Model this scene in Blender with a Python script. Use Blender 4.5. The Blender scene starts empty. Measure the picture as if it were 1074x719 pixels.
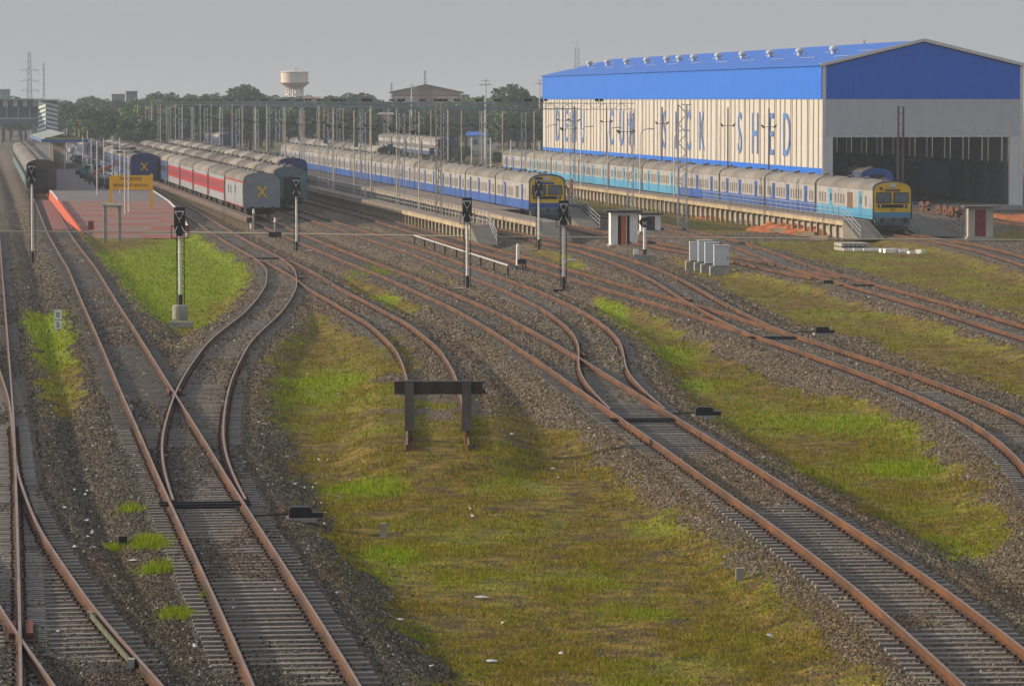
import bpy, math, random
import numpy as np
from math import sin, cos, pi, radians, atan2, sqrt
random.seed(7); rng = np.random.default_rng(7)
SC = bpy.context.scene
COL = SC.collection
# ------------------------------------------------------------------ camera, world, sun
F = 4200.0; W0, H0 = 1074.0, 719.0; CAMH = 9.6; HOR = 105.0
PITCH = math.atan((H0 / 2 - HOR) / F)
cd = bpy.data.cameras.new('camera'); cam = bpy.data.objects.new('camera', cd); COL.objects.link(cam)
cam.location = (0, 0, CAMH); cam.rotation_euler = (pi / 2 - PITCH, 0, 0)
cd.sensor_width = 36; cd.sensor_fit = 'HORIZONTAL'; cd.lens = F / W0 * 36
cd.clip_start = 1; cd.clip_end = 20000
SC.camera = cam
SUN_EL, SUN_AZ = 15.0, -76.0          # azimuth measured clockwise from the view direction
world = bpy.data.worlds.new('World'); SC.world = world; world.use_nodes = True
nt = world.node_tree; nt.nodes.clear()
wo = nt.nodes.new('ShaderNodeOutputWorld'); bg = nt.nodes.new('ShaderNodeBackground')
sky = nt.nodes.new('ShaderNodeTexSky'); sky.sky_type = 'NISHITA'; sky.sun_disc = False
sky.sun_elevation = radians(SUN_EL); sky.sun_rotation = radians(SUN_AZ)
sky.air_density = 1.0; sky.dust_density = 6.0; sky.ozone_density = 1.0
hs = nt.nodes.new('ShaderNodeHueSaturation'); hs.inputs['Saturation'].default_value = 0.12
bg.inputs['Strength'].default_value = 0.125
nt.links.new(sky.outputs[0], hs.inputs['Color']); tm = nt.nodes.new('ShaderNodeMix'); tm.data_type = 'RGBA'; tm.blend_type = 'MULTIPLY'; tm.inputs[0].default_value = 1.0; tm.inputs[7].default_value = (0.92, 1.0, 1.13, 1); nt.links.new(hs.outputs[0], tm.inputs[6]); gm = nt.nodes.new('ShaderNodeMix'); gm.data_type = 'RGBA'; gm.inputs[0].default_value = 0.6; gm.inputs[7].default_value = (4.1, 4.2, 4.5, 1); nt.links.new(tm.outputs[2], gm.inputs[6]); nt.links.new(gm.outputs[2], bg.inputs[0]); nt.links.new(bg.outputs[0], wo.inputs[0])
sl = bpy.data.lights.new('sun', 'SUN'); sl.energy = 4.3; sl.angle = radians(1.2); sl.color = (1.0, 0.77, 0.50)
sun = bpy.data.objects.new('sun', sl); COL.objects.link(sun); sun.location = (-60, 40, 60)
az = radians(SUN_AZ); el = radians(SUN_EL)
from mathutils import Vector, Matrix
sdir = Vector((sin(az) * cos(el), cos(az) * cos(el), sin(el)))
sun.rotation_euler = sdir.to_track_quat('Z', 'Y').to_euler()
SC.view_settings.view_transform = 'Standard'; SC.view_settings.look = 'None'
SC.view_settings.exposure = 0.33; SC.view_settings.gamma = 1.0; SC.view_settings.use_curve_mapping = False
SC.render.engine = 'CYCLES'
SC.cycles.max_bounces = 5; SC.cycles.diffuse_bounces = 2; SC.cycles.glossy_bounces = 2
SC.cycles.transmission_bounces = 3; SC.cycles.volume_bounces = 1; SC.cycles.transparent_max_bounces = 6
SC.cycles.use_denoising = True; SC.cycles.use_adaptive_sampling = True
try: SC.cycles.denoiser = 'OPENIMAGEDENOISE'
except Exception: pass
HAZE_DENSITY = 0.00024

# ------------------------------------------------------------------ mapping helpers
def sstep(t): t = np.clip(t, 0, 1); return t * t * (3 - 2 * t)
def zt(Y): return -1.0 * sstep((np.asarray(Y, float) - 90) / 210.0)     # the yard falls gently by a metre
def at(x, y, dz=0.0):
    dx = (x - W0 / 2) / F; u = (H0 / 2 - y) / F
    dy = cos(PITCH) + u * sin(PITCH); dzz = -sin(PITCH) + u * cos(PITCH)
    z = dz; Y = 100
    for _ in range(12):
        t = (z - CAMH) / dzz; Y = t * dy; z = float(zt(Y)) + dz
    return Vector((dx * t, Y, z))
KS = 0.1433; ROT = atan2(KS, 1.0)
DV = Vector((-sin(ROT), cos(ROT), 0)); PV = Vector((cos(ROT), sin(ROT), 0))
def Yb(y): return 44520.0 / (y - 105.0)
def kp(k, Y, z=0.0): return Vector((10.6 * k - KS * Y, Y, float(zt(Y)) + z))

# ------------------------------------------------------------------ materials
MATS = {}
def mat(name, color, rough=0.7, var=0.15, scale=3.0, metallic=0.0, bump=0.0, color2=None, detail=4, obj_random=0.0, stretch=None, spec=0.3):
    if name in MATS: return MATS[name]
    m = bpy.data.materials.new(name); m.use_nodes = True; n = m.node_tree; N = n.nodes; L = n.links
    b = N['Principled BSDF']; b.inputs['Roughness'].default_value = rough; b.inputs['Metallic'].default_value = metallic
    b.inputs['Specular IOR Level'].default_value = spec
    tc = N.new('ShaderNodeTexCoord'); mp = N.new('ShaderNodeMapping'); L.new(tc.outputs['Object'], mp.inputs[0])
    if stretch: mp.inputs['Scale'].default_value = stretch
    nz = N.new('ShaderNodeTexNoise'); nz.inputs['Scale'].default_value = scale; nz.inputs['Detail'].default_value = detail
    nz.inputs['Roughness'].default_value = 0.65
    L.new(mp.outputs[0], nz.inputs['Vector'])
    cr = N.new('ShaderNodeValToRGB')
    c = np.array(color); c1 = c * (1 - var); c2 = np.array(color2) if color2 else np.minimum(c * (1 + var), 0.95)
    cr.color_ramp.elements[0].position = 0.32; cr.color_ramp.elements[1].position = 0.68
    cr.color_ramp.elements[0].color = (*c1, 1); cr.color_ramp.elements[1].color = (*c2, 1)
    L.new(nz.outputs['Fac'], cr.inputs[0])
    out = cr.outputs[0]
    if obj_random:
        oi = N.new('ShaderNodeObjectInfo'); mr = N.new('ShaderNodeMapRange')
        mr.inputs[3].default_value = 1 - obj_random; mr.inputs[4].default_value = 1 + obj_random
        L.new(oi.outputs['Random'], mr.inputs[0]); h = N.new('ShaderNodeHueSaturation')
        L.new(mr.outputs[0], h.inputs['Value']); L.new(out, h.inputs['Color']); out = h.outputs[0]
    L.new(out, b.inputs['Base Color'])
    if bump:
        bp = N.new('ShaderNodeBump'); bp.inputs['Strength'].default_value = bump; bp.inputs['Distance'].default_value = 0.05
        L.new(nz.outputs['Fac'], bp.inputs['Height']); L.new(bp.outputs[0], b.inputs['Normal'])
    MATS[name] = m; return m
def corr_mat(name, color, pitch=0.25, rough=0.45, var=0.06, axis=1):
    """Corrugated sheet: ribs as a wave bump along one axis."""
    m = mat(name, color, rough, var, 0.4, bump=0.0); n = m.node_tree; N = n.nodes; L = n.links
    b = N['Principled BSDF']; tc = [x for x in N if x.type == 'TEX_COORD'][0]
    wv = N.new('ShaderNodeTexWave'); wv.wave_type = 'BANDS'; wv.bands_direction = 'XYZ'[axis]
    wv.inputs['Scale'].default_value = 0.314 / pitch; L.new(tc.outputs['Object'], wv.inputs[0])
    bp = N.new('ShaderNodeBump'); bp.inputs['Strength'].default_value = 0.8; bp.inputs['Distance'].default_value = 0.04
    L.new(wv.outputs['Fac'], bp.inputs['Height']); L.new(bp.outputs[0], b.inputs['Normal'])
    return m
def vcol_mat(name, attr, rough=0.9, spec=0.1, transl=0.0):
    m = bpy.data.materials.new(name); m.use_nodes = True; N = m.node_tree.nodes; L = m.node_tree.links
    b = N['Principled BSDF']; b.inputs['Roughness'].default_value = rough; b.inputs['Specular IOR Level'].default_value = spec
    a = N.new('ShaderNodeVertexColor'); a.layer_name = attr; L.new(a.outputs[0], b.inputs['Base Color'])
    if transl:
        tr = N.new('ShaderNodeBsdfTranslucent'); L.new(a.outputs[0], tr.inputs[0]); mx = N.new('ShaderNodeMixShader'); mx.inputs[0].default_value = transl
        o = N['Material Output']; L.new(b.outputs[0], mx.inputs[1]); L.new(tr.outputs[0], mx.inputs[2]); L.new(mx.outputs[0], o.inputs['Surface'])
    MATS[name] = m; return m

M_rust = mat('rail_rust', (0.065, 0.034, 0.018), 0.85, 0.3, 0.35, color2=(0.14, 0.055, 0.018), bump=0.1)
M_railtop = mat('rail_top', (0.25, 0.18, 0.15), 0.45, 0.25, 2, metallic=0.35, stretch=(1, .2, 1))
M_sleeper = mat('sleeper_concrete', (0.19, 0.175, 0.16), 0.92, 0.32, 4, bump=0.3, obj_random=0.22)
M_clip = mat('clip_rust', (0.07, 0.035, 0.025), 0.9, 0.3, 10)
M_conc = mat('concrete', (0.30, 0.285, 0.26), 0.9, 0.22, 2.0, bump=0.2)
M_concwarm = mat('concrete_warm', (0.33, 0.27, 0.18), 0.9, 0.3, 0.8, bump=0.2)
M_deck = mat('platform_deck', (0.21, 0.175, 0.15), 0.9, 0.2, 0.8)
M_white = mat('white_paint', (0.74, 0.74, 0.72), 0.6, 0.08, 3)
M_whitewash = mat('whitewash', (0.76, 0.74, 0.70), 0.8, 0.10, 1.5, bump=0.1)
M_black = mat('black_paint', (0.018, 0.019, 0.022), 0.55, 0.3, 5)
M_dark = mat('underframe_grime', (0.045, 0.038, 0.034), 0.9, 0.35, 2)
M_glass = mat('dark_glass', (0.05, 0.06, 0.07), 0.15, 0.2, 1, spec=0.6)
M_wind = mat('windscreen_glass', (0.10, 0.15, 0.19), 0.12, 0.15, 1, spec=0.7)
M_grill = mat('window_shutter', (0.10, 0.095, 0.09), 0.6, 0.3, 6)
M_cream = mat('coach_cream', (0.29, 0.285, 0.275), 0.55, 0.2, 0.5, obj_random=0.06)
M_blue = mat('coach_blue', (0.022, 0.085, 0.32), 0.45, 0.2, 0.8, obj_random=0.05)
M_cyan = mat('coach_cyan', (0.06, 0.26, 0.44), 0.45, 0.15, 0.8, obj_random=0.05)
M_yellow = mat('nose_yellow', (0.72, 0.45, 0.012), 0.45, 0.12, 1.2)
M_roofg = mat('coach_roof', (0.15, 0.138, 0.125), 0.85, 0.25, 0.22, color2=(0.21, 0.20, 0.185), obj_random=0.25)
M_roofd = mat('coach_roof_sooty', (0.085, 0.08, 0.075), 0.9, 0.3, 0.16, color2=(0.24, 0.22, 0.20), obj_random=0.38)
M_grey = mat('coach_grey', (0.21, 0.23, 0.26), 0.55, 0.12, 0.9)
M_red = mat('coach_red', (0.30, 0.008, 0.013), 0.5, 0.15, 0.8)
M_navy = mat('coach_navy', (0.022, 0.045, 0.14), 0.5, 0.25, 0.8)
M_teal = mat('coach_teal', (0.10, 0.17, 0.19), 0.6, 0.2, 0.8)
M_brown = mat('coach_brown', (0.085, 0.06, 0.055), 0.8, 0.25, 0.8)
M_galv = mat('galvanised', (0.52, 0.53, 0.52), 0.5, 0.15, 2, metallic=0.1)
M_beam = mat('dull_steel', (0.20, 0.24, 0.26), 0.6, 0.15, 2)
M_rust2 = mat('brown_rail_rust', (0.05, 0.030, 0.020), 0.85, 0.3, 0.3, color2=(0.13, 0.058, 0.028))
M_pole = mat('weathered_mast', (0.48, 0.42, 0.32), 0.7, 0.2, 1.0)
M_polebrown = mat('rusty_mast', (0.11, 0.075, 0.06), 0.8, 0.25, 1.0)
M_shedblue = corr_mat('shed_blue_sheet', (0.0, 0.125, 0.58), 0.75)
M_shedblue_x = corr_mat('shed_blue_gable_sheet', (0.0, 0.12, 0.60), 0.75, axis=0)
M_shedcream = corr_mat('shed_cream_sheet', (0.50, 0.485, 0.45), 0.5)
M_shedwhite_x = corr_mat('shed_white_sheet', (0.47, 0.49, 0.51), 0.4, axis=0)
M_trim = mat('shed_trim', (0.62, 0.62, 0.61), 0.5, 0.06, 1)
M_strip = mat('shed_skylight_strip', (0.22, 0.18, 0.135), 0.6, 0.25, 0.3)
M_orange = mat('platform_orange', (0.42, 0.075, 0.025), 0.7, 0.12, 0.6)
M_boardy = mat('board_yellow', (0.85, 0.47, 0.01), 0.6, 0.1, 1.0)
M_clay = mat('red_earth', (0.34, 0.105, 0.035), 0.95, 0.35, 1.2, bump=0.6)
M_orangedoor = mat('orange_door', (0.50, 0.12, 0.035), 0.6, 0.12, 2)
M_maroon = mat('maroon_door', (0.20, 0.025, 0.03), 0.6, 0.15, 2)
M_cabsilver = mat('cabinet_silver', (0.55, 0.59, 0.62), 0.45, 0.06, 2, metallic=0.2)

# ------------------------------------------------------------------ mesh builder
class MB:
    def __init__(s): s.v = []; s.f = []; s.m = []
    def add(s, vs, fs, mi=0):
        o = len(s.v); s.v += [tuple(v) for v in vs]; s.f += [tuple(o + i for i in f) for f in fs]; s.m += [mi] * len(fs); return s
    def box(s, x0, x1, y0, y1, z0, z1, mi=0):
        v = [(x0, y0, z0), (x1, y0, z0), (x1, y1, z0), (x0, y1, z0), (x0, y0, z1), (x1, y0, z1), (x1, y1, z1), (x0, y1, z1)]
        return s.add(v, [(0, 3, 2, 1), (4, 5, 6, 7), (0, 1, 5, 4), (1, 2, 6, 5), (2, 3, 7, 6), (3, 0, 4, 7)], mi)
    def cbox(s, c, sz, mi=0):
        return s.box(c[0] - sz[0] / 2, c[0] + sz[0] / 2, c[1] - sz[1] / 2, c[1] + sz[1] / 2, c[2] - sz[2] / 2, c[2] + sz[2] / 2, mi)
    def tube(s, p, q, r, n=8, r2=None, mi=0):
        p = Vector(p); q = Vector(q); d = (q - p).normalized(); r2 = r if r2 is None else r2
        a = d.orthogonal().normalized(); b = d.cross(a)
        vs = []; 
        for (c, rr) in ((p, r), (q, r2)):
            for i in range(n):
                t = 2 * pi * i / n + pi / n; vs.append(c + a * cos(t) * rr + b * sin(t) * rr)
        fs = [(i, (i + 1) % n, n + (i + 1) % n, n + i) for i in range(n)] + [tuple(range(n - 1, -1, -1)), tuple(range(n, 2 * n))]
        return s.add(vs, fs, mi)
    def bar(s, p, q, w, h, mi=0):
        """rectangular bar between two points"""
        p = Vector(p); q = Vector(q); d = (q - p).normalized(); up = Vector((0, 0, 1)) if abs(d.z) < .95 else Vector((0, 1, 0))
        a = d.cross(up).normalized() * w / 2; b = a.cross(d).normalized() * h / 2
        vs = [p - a - b, p + a - b, p + a + b, p - a + b, q - a - b, q + a - b, q + a + b, q - a + b]
        return s.add(vs, [(0, 1, 2, 3), (7, 6, 5, 4), (0, 4, 5, 1), (1, 5, 6, 2), (2, 6, 7, 3), (3, 7, 4, 0)], mi)
    def lathe(s, prof, n=24, c=(0, 0), mi=0):
        vs = []; fs = []
        for (r, z) in prof:
            for i in range(n): t = 2 * pi * i / n; vs.append((c[0] + r * cos(t), c[1] + r * sin(t), z))
        for k in range(len(prof) - 1):
            for i in range(n): fs.append((k * n + i, k * n + (i + 1) % n, (k + 1) * n + (i + 1) % n, (k + 1) * n + i))
        fs.append(tuple(range(n - 1, -1, -1))); fs.append(tuple(range((len(prof) - 1) * n, len(prof) * n)))
        return s.add(vs, fs, mi)
    def extrude_y(s, prof, y0, y1, mi=0, caps=True, mis=None, closed=True):
        n = len(prof); vs = [(x, y0, z) for x, z in prof] + [(x, y1, z) for x, z in prof]
        rng_ = range(n if closed else n - 1)
        for i in rng_:
            j = (i + 1) % n; o = [vs[i], vs[j], vs[n + j], vs[n + i]]
            s.add(o, [(0, 1, 2, 3)], mis[i] if mis else mi)
        if caps:
            s.add(vs[:n], [tuple(range(n - 1, -1, -1))], mi); s.add(vs[n:], [tuple(range(n))], mi)
        return s
    def build(s, name, mats, parent=None, loc=None, rz=None, smooth=False):
        me = bpy.data.meshes.new(name); me.from_pydata(s.v, [], s.f)
        if not isinstance(mats, (list, tuple)): mats = [mats]
        for m in mats: me.materials.append(m)
        me.polygons.foreach_set('material_index', s.m)
        if smooth: me.polygons.foreach_set('use_smooth', [True] * len(s.f))
        me.update(); o = bpy.data.objects.new(name, me); COL.objects.link(o)
        if parent is not None: o.parent = parent
        if loc is not None: o.location = loc
        if rz is not None: o.rotation_euler = (0, 0, rz)
        return o
def tag(o, label=None, cat=None, group=None, kind=None):
    if label: o['label'] = label
    if cat: o['category'] = cat
    if group: o['group'] = group
    if kind: o['kind'] = kind
    return o
def thing(name, loc, rz, label, cat, group=None):
    o = bpy.data.objects.new(name, None); COL.objects.link(o); o.location = loc; o.rotation_euler = (0, 0, rz)
    o.empty_display_size = 0.5
    return tag(o, label, cat, group)
KIDS = {}
def copy_tree(o, parent=None):
    c = o.copy(); COL.objects.link(c)
    if parent is not None: c.parent = parent
    for ch in children_of(o): copy_tree(ch, c)
    return c
def children_of(o):
    return [x for x in o.children]
ORD = ['nearest', 'second', 'third', 'fourth', 'fifth', 'sixth', 'seventh', 'eighth', 'ninth', 'tenth', 'eleventh', 'twelfth', 'thirteenth', 'fourteenth',
       'fifteenth', 'sixteenth', 'seventeenth', 'eighteenth', 'nineteenth', 'twentieth', 'twenty-first', 'twenty-second', 'twenty-third', 'twenty-fourth', 'twenty-fifth']
def text_mesh(s, size, name, m, parent, loc, rot, ext=0.01, sx=1.0, align='CENTER'):
    cu = bpy.data.curves.new(name, 'FONT'); cu.body = s; cu.size = size; cu.extrude = ext; cu.align_x = align; cu.align_y = 'CENTER'
    tmp = bpy.data.objects.new(name, cu); COL.objects.link(tmp)
    dg = bpy.context.evaluated_depsgraph_get(); dg.update()
    me = bpy.data.meshes.new_from_object(tmp.evaluated_get(dg)); bpy.data.objects.remove(tmp)
    me.materials.clear(); me.materials.append(m)
    o = bpy.data.objects.new(name, me); COL.objects.link(o); o.parent = parent; o.location = loc; o.rotation_euler = rot; o.scale = (sx, 1, 1)
    return o

# ------------------------------------------------------------------ tracks: traced centre lines -> world
def kl(k, ys): return [(-65 + k * (y - 105), y) for y in ys]
TR = {
 'far_left': dict(px=[(-18, 170), (-14, 200), (-12, 240), (-13, 300), (-14, 350), (-16, 440), (-23, 560), (-33.6, 719), (-40, 785)], s=6,
                  label='leftmost track, its right rail rising up the left edge of the picture'),
 'left_branch': dict(px=[(-45, 330), (-26, 387), (-18.5, 420), (-18.5, 460), (-17, 500), (-2, 552), (49, 638), (114.5, 719), (170, 790)], s=3, dz=-.004,
                  label='track crossing the leftmost rails and curving into the bottom left corner'),
 'platform': dict(px=[(9, 150), (16, 160), (24, 175), (43.5, 207), (61, 243.4), (85.7, 280), (106.3, 320), (118, 341), (156, 413.5), (181.5, 460), (202.8, 502), (244.4, 575.8), (290, 657), (322.5, 719), (357, 788)], s=6,
                  label='track leaving the dark coach at the platform and running to the bottom centre'),
 'left_curve': dict(px=kl(2.38, [150, 170, 184]) + [(152, 196), (209, 228.4), (240, 247.7), (266, 262), (283.5, 271), (295, 282), (295.5, 298.8), (287, 314), (273.6, 330), (255.5, 344), (239, 359), (217.6, 394), (209, 417.4), (204, 440), (201, 460), (201, 471), (208, 498), (227.5, 541)], s=5, dz=-.004,
                  label='track bending in an S round the small green lawn to join the platform track'),
 'buffer': dict(px=[(283.5, 271), (294.8, 274.5), (321.5, 288.8), (337, 300.5), (361.5, 313), (391, 330), (404, 336), (426, 354), (440, 367.5), (453, 395), (458.5, 440), (459, 466)], s=4, dz=-.008,
                  label='short siding ending at the dark buffer stop in the grass'),
 'main': dict(px=kl(2.7, [150, 170, 190, 215]) + [(277, 232.6), (302, 243.5), (328.5, 254.4), (357, 266), (385, 277), (417, 289), (449, 303), (486.5, 318.9), (525, 339), (555, 357), (584, 375), (629, 404), (681, 438.5), (732, 470), (770, 498), (838.5, 541), (914, 593), (971, 634), (1022, 680.6), (1069, 719), (1140, 780)], s=6,
                  label='long rusty track from the red coaches down to the bottom right corner'),
 'middle_curve': dict(px=kl(3.2, [160, 180, 200, 225]) + [(387.5, 246.8), (412.5, 255), (444, 265), (498, 285.4), (543, 302), (580, 319), (599, 330), (619, 345), (629.6, 359.3), (631, 377), (631, 386.7), (635.7, 394.5), (648.6, 410), (666, 425.8), (680, 438)], s=4, dz=-.004,
                  label='track behind two white signal posts, curving down to join the long rusty track'),
 'right_sweep': dict(px=kl(3.7, [160, 180, 200]) + [(389.7, 226.8), (422.5, 236.8), (452.5, 245), (481.5, 253.5), (505, 260), (529, 266), (565.5, 276.5), (614.5, 291.5), (651, 302), (698, 315), (739, 327), (772, 338), (813.8, 351), (862, 367), (893, 377.5), (938, 392.6), (992, 414.5), (1026, 428.2), (1057, 443.9), (1084, 462.4), (1109, 485), (1138, 520), (1160, 560)], s=6,
                  label='track passing behind the signals and sweeping round to the right edge'),
 'cabin_side': dict(px=kl(4.3, [170, 190, 210, 235]) + [(583, 254), (620, 262), (649, 271.5), (676, 281.5), (699, 292), (723, 306.3), (737, 315), (760, 327), (785, 340), (813.8, 351)], s=4, dz=-.004,
                  label='track running in front of the white cabin and merging towards the right'),
 'blue_train': dict(px=kl(5.02, [160, 180, 200, 220, 232]) + [(602, 238), (640, 246), (680, 254.5), (721, 262), (765, 269.5), (808, 279), (836, 285), (866, 290)], s=5, dz=-.004,
                  label='track under the blue striped train, passing behind the four silver cabinets'),
 'yard_right': dict(px=kl(5.8, [165, 180, 200, 222]) + [(694, 236), (745, 247.6), (769, 254), (789, 260), (809, 267.7), (835, 278), (854, 284), (875, 290), (908, 299), (960, 313), (1012, 328), (1052, 340.6), (1075, 347.3), (1097, 354), (1150, 370)], s=5,
                  label='track between the two striped trains running out at the right edge'),
 'cyan_train': dict(px=kl(7.23, [155, 170, 190, 215, 240]) + [(971, 249), (1005, 254.5), (1040, 262.5), (1078, 274), (1130, 292)], s=5,
                  label='track under the cyan striped train, curving past the maroon door hut'),
 'shed_road': dict(px=kl(9.0, [170, 190, 210, 224]) + [(1040, 229.5), (1100, 238)], s=4,
                  label='track coming out of the shed doorway behind the maroon door hut'),
}
def smooth_track(t):
    P = [at(x, y) for x, y in t['px']]; P.sort(key=lambda p: p.y)
    Ys = np.array([p.y for p in P]); Xs = np.array([p.x for p in P])
    g = np.arange(Ys[0] - 60, Ys[-1] + 60, 0.5)
    X = np.interp(g, Ys, Xs)
    m0 = (Xs[1] - Xs[0]) / (Ys[1] - Ys[0]); m1 = (Xs[-1] - Xs[-2]) / (Ys[-1] - Ys[-2])
    X = np.where(g < Ys[0], Xs[0] + m0 * (g - Ys[0]), X); X = np.where(g > Ys[-1], Xs[-1] + m1 * (g - Ys[-1]), X)
    s = t['s'] / 0.5; k = np.arange(-int(4 * s), int(4 * s) + 1); w = np.exp(-k * k / (2 * s * s)); w /= w.sum()
    pad = len(k) // 2; Xp = np.concatenate([X[0] - m0 * .5 * np.arange(pad, 0, -1), X, X[-1] + m1 * .5 * np.arange(1, pad + 1)])
    X = np.convolve(Xp, w, 'valid')
    keep = (g >= Ys[0] - .01) & (g <= Ys[-1])
    t['Y'] = g[keep]; t['X'] = X[keep]
for t in TR.values(): smooth_track(t)
def trim(a, b, lim=0.11, side='near'):
    """end branch a where it has run into track b"""
    A, B = TR[a], TR[b]; d = np.abs(A['X'] - np.interp(A['Y'], B['Y'], B['X']))
    ok = d > lim
    if side == 'near': i = np.where(ok)[0]; c = [j for j in i]; 
    idx = np.where(ok)[0]
    if side == 'near':
        j = idx[-1] if len(idx) else 0
        # first index from far end down to near where it stays apart
        k = len(d) - 1
        while k > 0 and ok[k]: k -= 1
        A['Y'] = A['Y'][k:]; A['X'] = A['X'][k:]
    else:
        k = 0
        while k < len(d) and ok[k]: k += 1
        A['Y'] = A['Y'][:k]; A['X'] = A['X'][:k]
trim('left_curve', 'platform'); trim('middle_curve', 'main'); trim('cabin_side', 'right_sweep'); trim('blue_train', 'yard_right')
trim('buffer', 'left_curve', side='far')
G = 1.74
# ------------------------------------------------------------------ value noise
def vnoise(x, y, seed=0):
    xi = np.floor(x).astype(np.int64); yi = np.floor(y).astype(np.int64); fx = x - xi; fy = y - yi
    fx = fx * fx * (3 - 2 * fx); fy = fy * fy * (3 - 2 * fy)
    def h(a, b):
        n = (a * 374761393 + b * 668265263 + seed * 1442695041) & 0x7fffffff
        n = ((n ^ (n >> 13)) * 1274126177) & 0x7fffffff
        return ((n ^ (n >> 16)) & 0xffff) / 65535.0
    return (h(xi, yi) * (1 - fx) + h(xi + 1, yi) * fx) * (1 - fy) + (h(xi, yi + 1) * (1 - fx) + h(xi + 1, yi + 1) * fx) * fy
def fbm(x, y, seed=0, o=3):
    s = 0; a = .5; 
    for i in range(o): s = s + a * vnoise(x * 2 ** i, y * 2 ** i, seed + i); a *= .5
    return s / (1 - .5 ** o)
# grass areas traced on the ground
GZ = -0.55
GRASS = [
 [(84, 248), (130, 249), (200, 249), (240, 256), (262, 266), (268, 282), (262, 305), (238, 326), (208, 346), (190, 352), (172, 338), (150, 318), (125, 290), (100, 268)],
 [(352, 318), (322, 350), (300, 372), (288, 400), (292, 440), (318, 478), (345, 530), (372, 575), (410, 625), (450, 672), (480, 705), (500, 745), (930, 760), (905, 719), (862, 690), (830, 660), (800, 628), (752, 590), (705, 560), (660, 525), (615, 482), (565, 448), (540, 432), (522, 425), (470, 440), (440, 420), (432, 385), (405, 352), (385, 335)],
 [(628, 318), (660, 322), (690, 340), (740, 368), (800, 398), (840, 412), (900, 428), (950, 455), (985, 490), (1010, 520), (1030, 552), (1035, 580), (1000, 575), (960, 560), (900, 530), (840, 495), (790, 462), (755, 440), (735, 425), (705, 385), (672, 355), (645, 338)],
 [(700, 258), (760, 268), (800, 286), (850, 305), (905, 325), (960, 340), (1010, 358), (1074, 378), (1140, 395), (1140, 440), (1074, 415), (1010, 388), (960, 372), (900, 350), (845, 338), (800, 318), (760, 298), (725, 280), (695, 268)],
 [(790, 253), (900, 252), (990, 258), (1020, 268), (1074, 286), (1140, 305), (1140, 350), (1074, 330), (1020, 315), (960, 297), (900, 281), (860, 272), (825, 262)],
 [(372, 285), (400, 295), (432, 312), (440, 328), (420, 330), (390, 320), (360, 300)],
 [(22, 332), (60, 333), (78, 350), (82, 400), (76, 438), (40, 442), (24, 400)],
 [(455, 272), (480, 280), (500, 297), (478, 300), (450, 285)],
 [(600, 205), (640, 205), (760, 226), (800, 240), (760, 244), (690, 235), (630, 220), (600, 213)],
 [(1000, 246), (1074, 252), (1140, 262), (1140, 248), (1074, 243), (1030, 243)],
 [(505, 243), (560, 262), (600, 285), (630, 300), (612, 285), (585, 268), (560, 255)],
 [(326, 195), (345, 205), (430, 226), (455, 240), (430, 235), (330, 206)],
]
LUSH = [(175, 300, 150, 90, 1.2), (170, 275, 140, 50, 1.2), (340, 400, 70, 18, .9), (470, 395, 60, 20, .2), (385, 510, 70, 12, 1.1), (405, 580, 60, 16, .9), (330, 415, 80, 12, .6),
        (640, 335, 40, 30, 1.0), (700, 370, 60, 20, .6), (940, 490, 90, 16, .8), (880, 440, 120, 14, .5), (405, 318, 40, 10, .9), (50, 335, 40, 10, .3),
        (690, 640, 60, 14, .5), (500, 700, 60, 30, .4), (640, 470, 50, 20, .35), (480, 285, 30, 12, .8), (820, 570, 60, 12, .3), (740, 400, 90, 14, .35), (850, 410, 60, 10, .5)]
GP = [np.array([[at(x, y, GZ).x, at(x, y, GZ).y] for x, y in poly]) for poly in GRASS]
LP = []
for (x, y, rx, ry, a) in LUSH:
    c = at(x, y, GZ); rX = abs(at(x + rx / 2, y, GZ).x - c.x); rY = abs(at(x, y - ry / 2, GZ).y - c.y); LP.append((c.x, c.y, rX, rY, a))
def poly_sd(P, X, Y):
    inside = np.zeros(X.shape, bool); dmin = np.full(X.shape, 1e9); n = len(P)
    for i in range(n):
        x0, y0 = P[i]; x1, y1 = P[(i + 1) % n]
        c = ((y0 > Y) != (y1 > Y)) & (X < (x1 - x0) * (Y - y0) / (y1 - y0 + 1e-12) + x0); inside ^= c
        dx, dy = x1 - x0, y1 - y0; t = np.clip(((X - x0) * dx + (Y - y0) * dy) / (dx * dx + dy * dy), 0, 1)
        dmin = np.minimum(dmin, (X - x0 - t * dx) ** 2 + (0.35 * (Y - y0 - t * dy)) ** 2)
    return np.where(inside, 1, -1) * np.sqrt(dmin)
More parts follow.
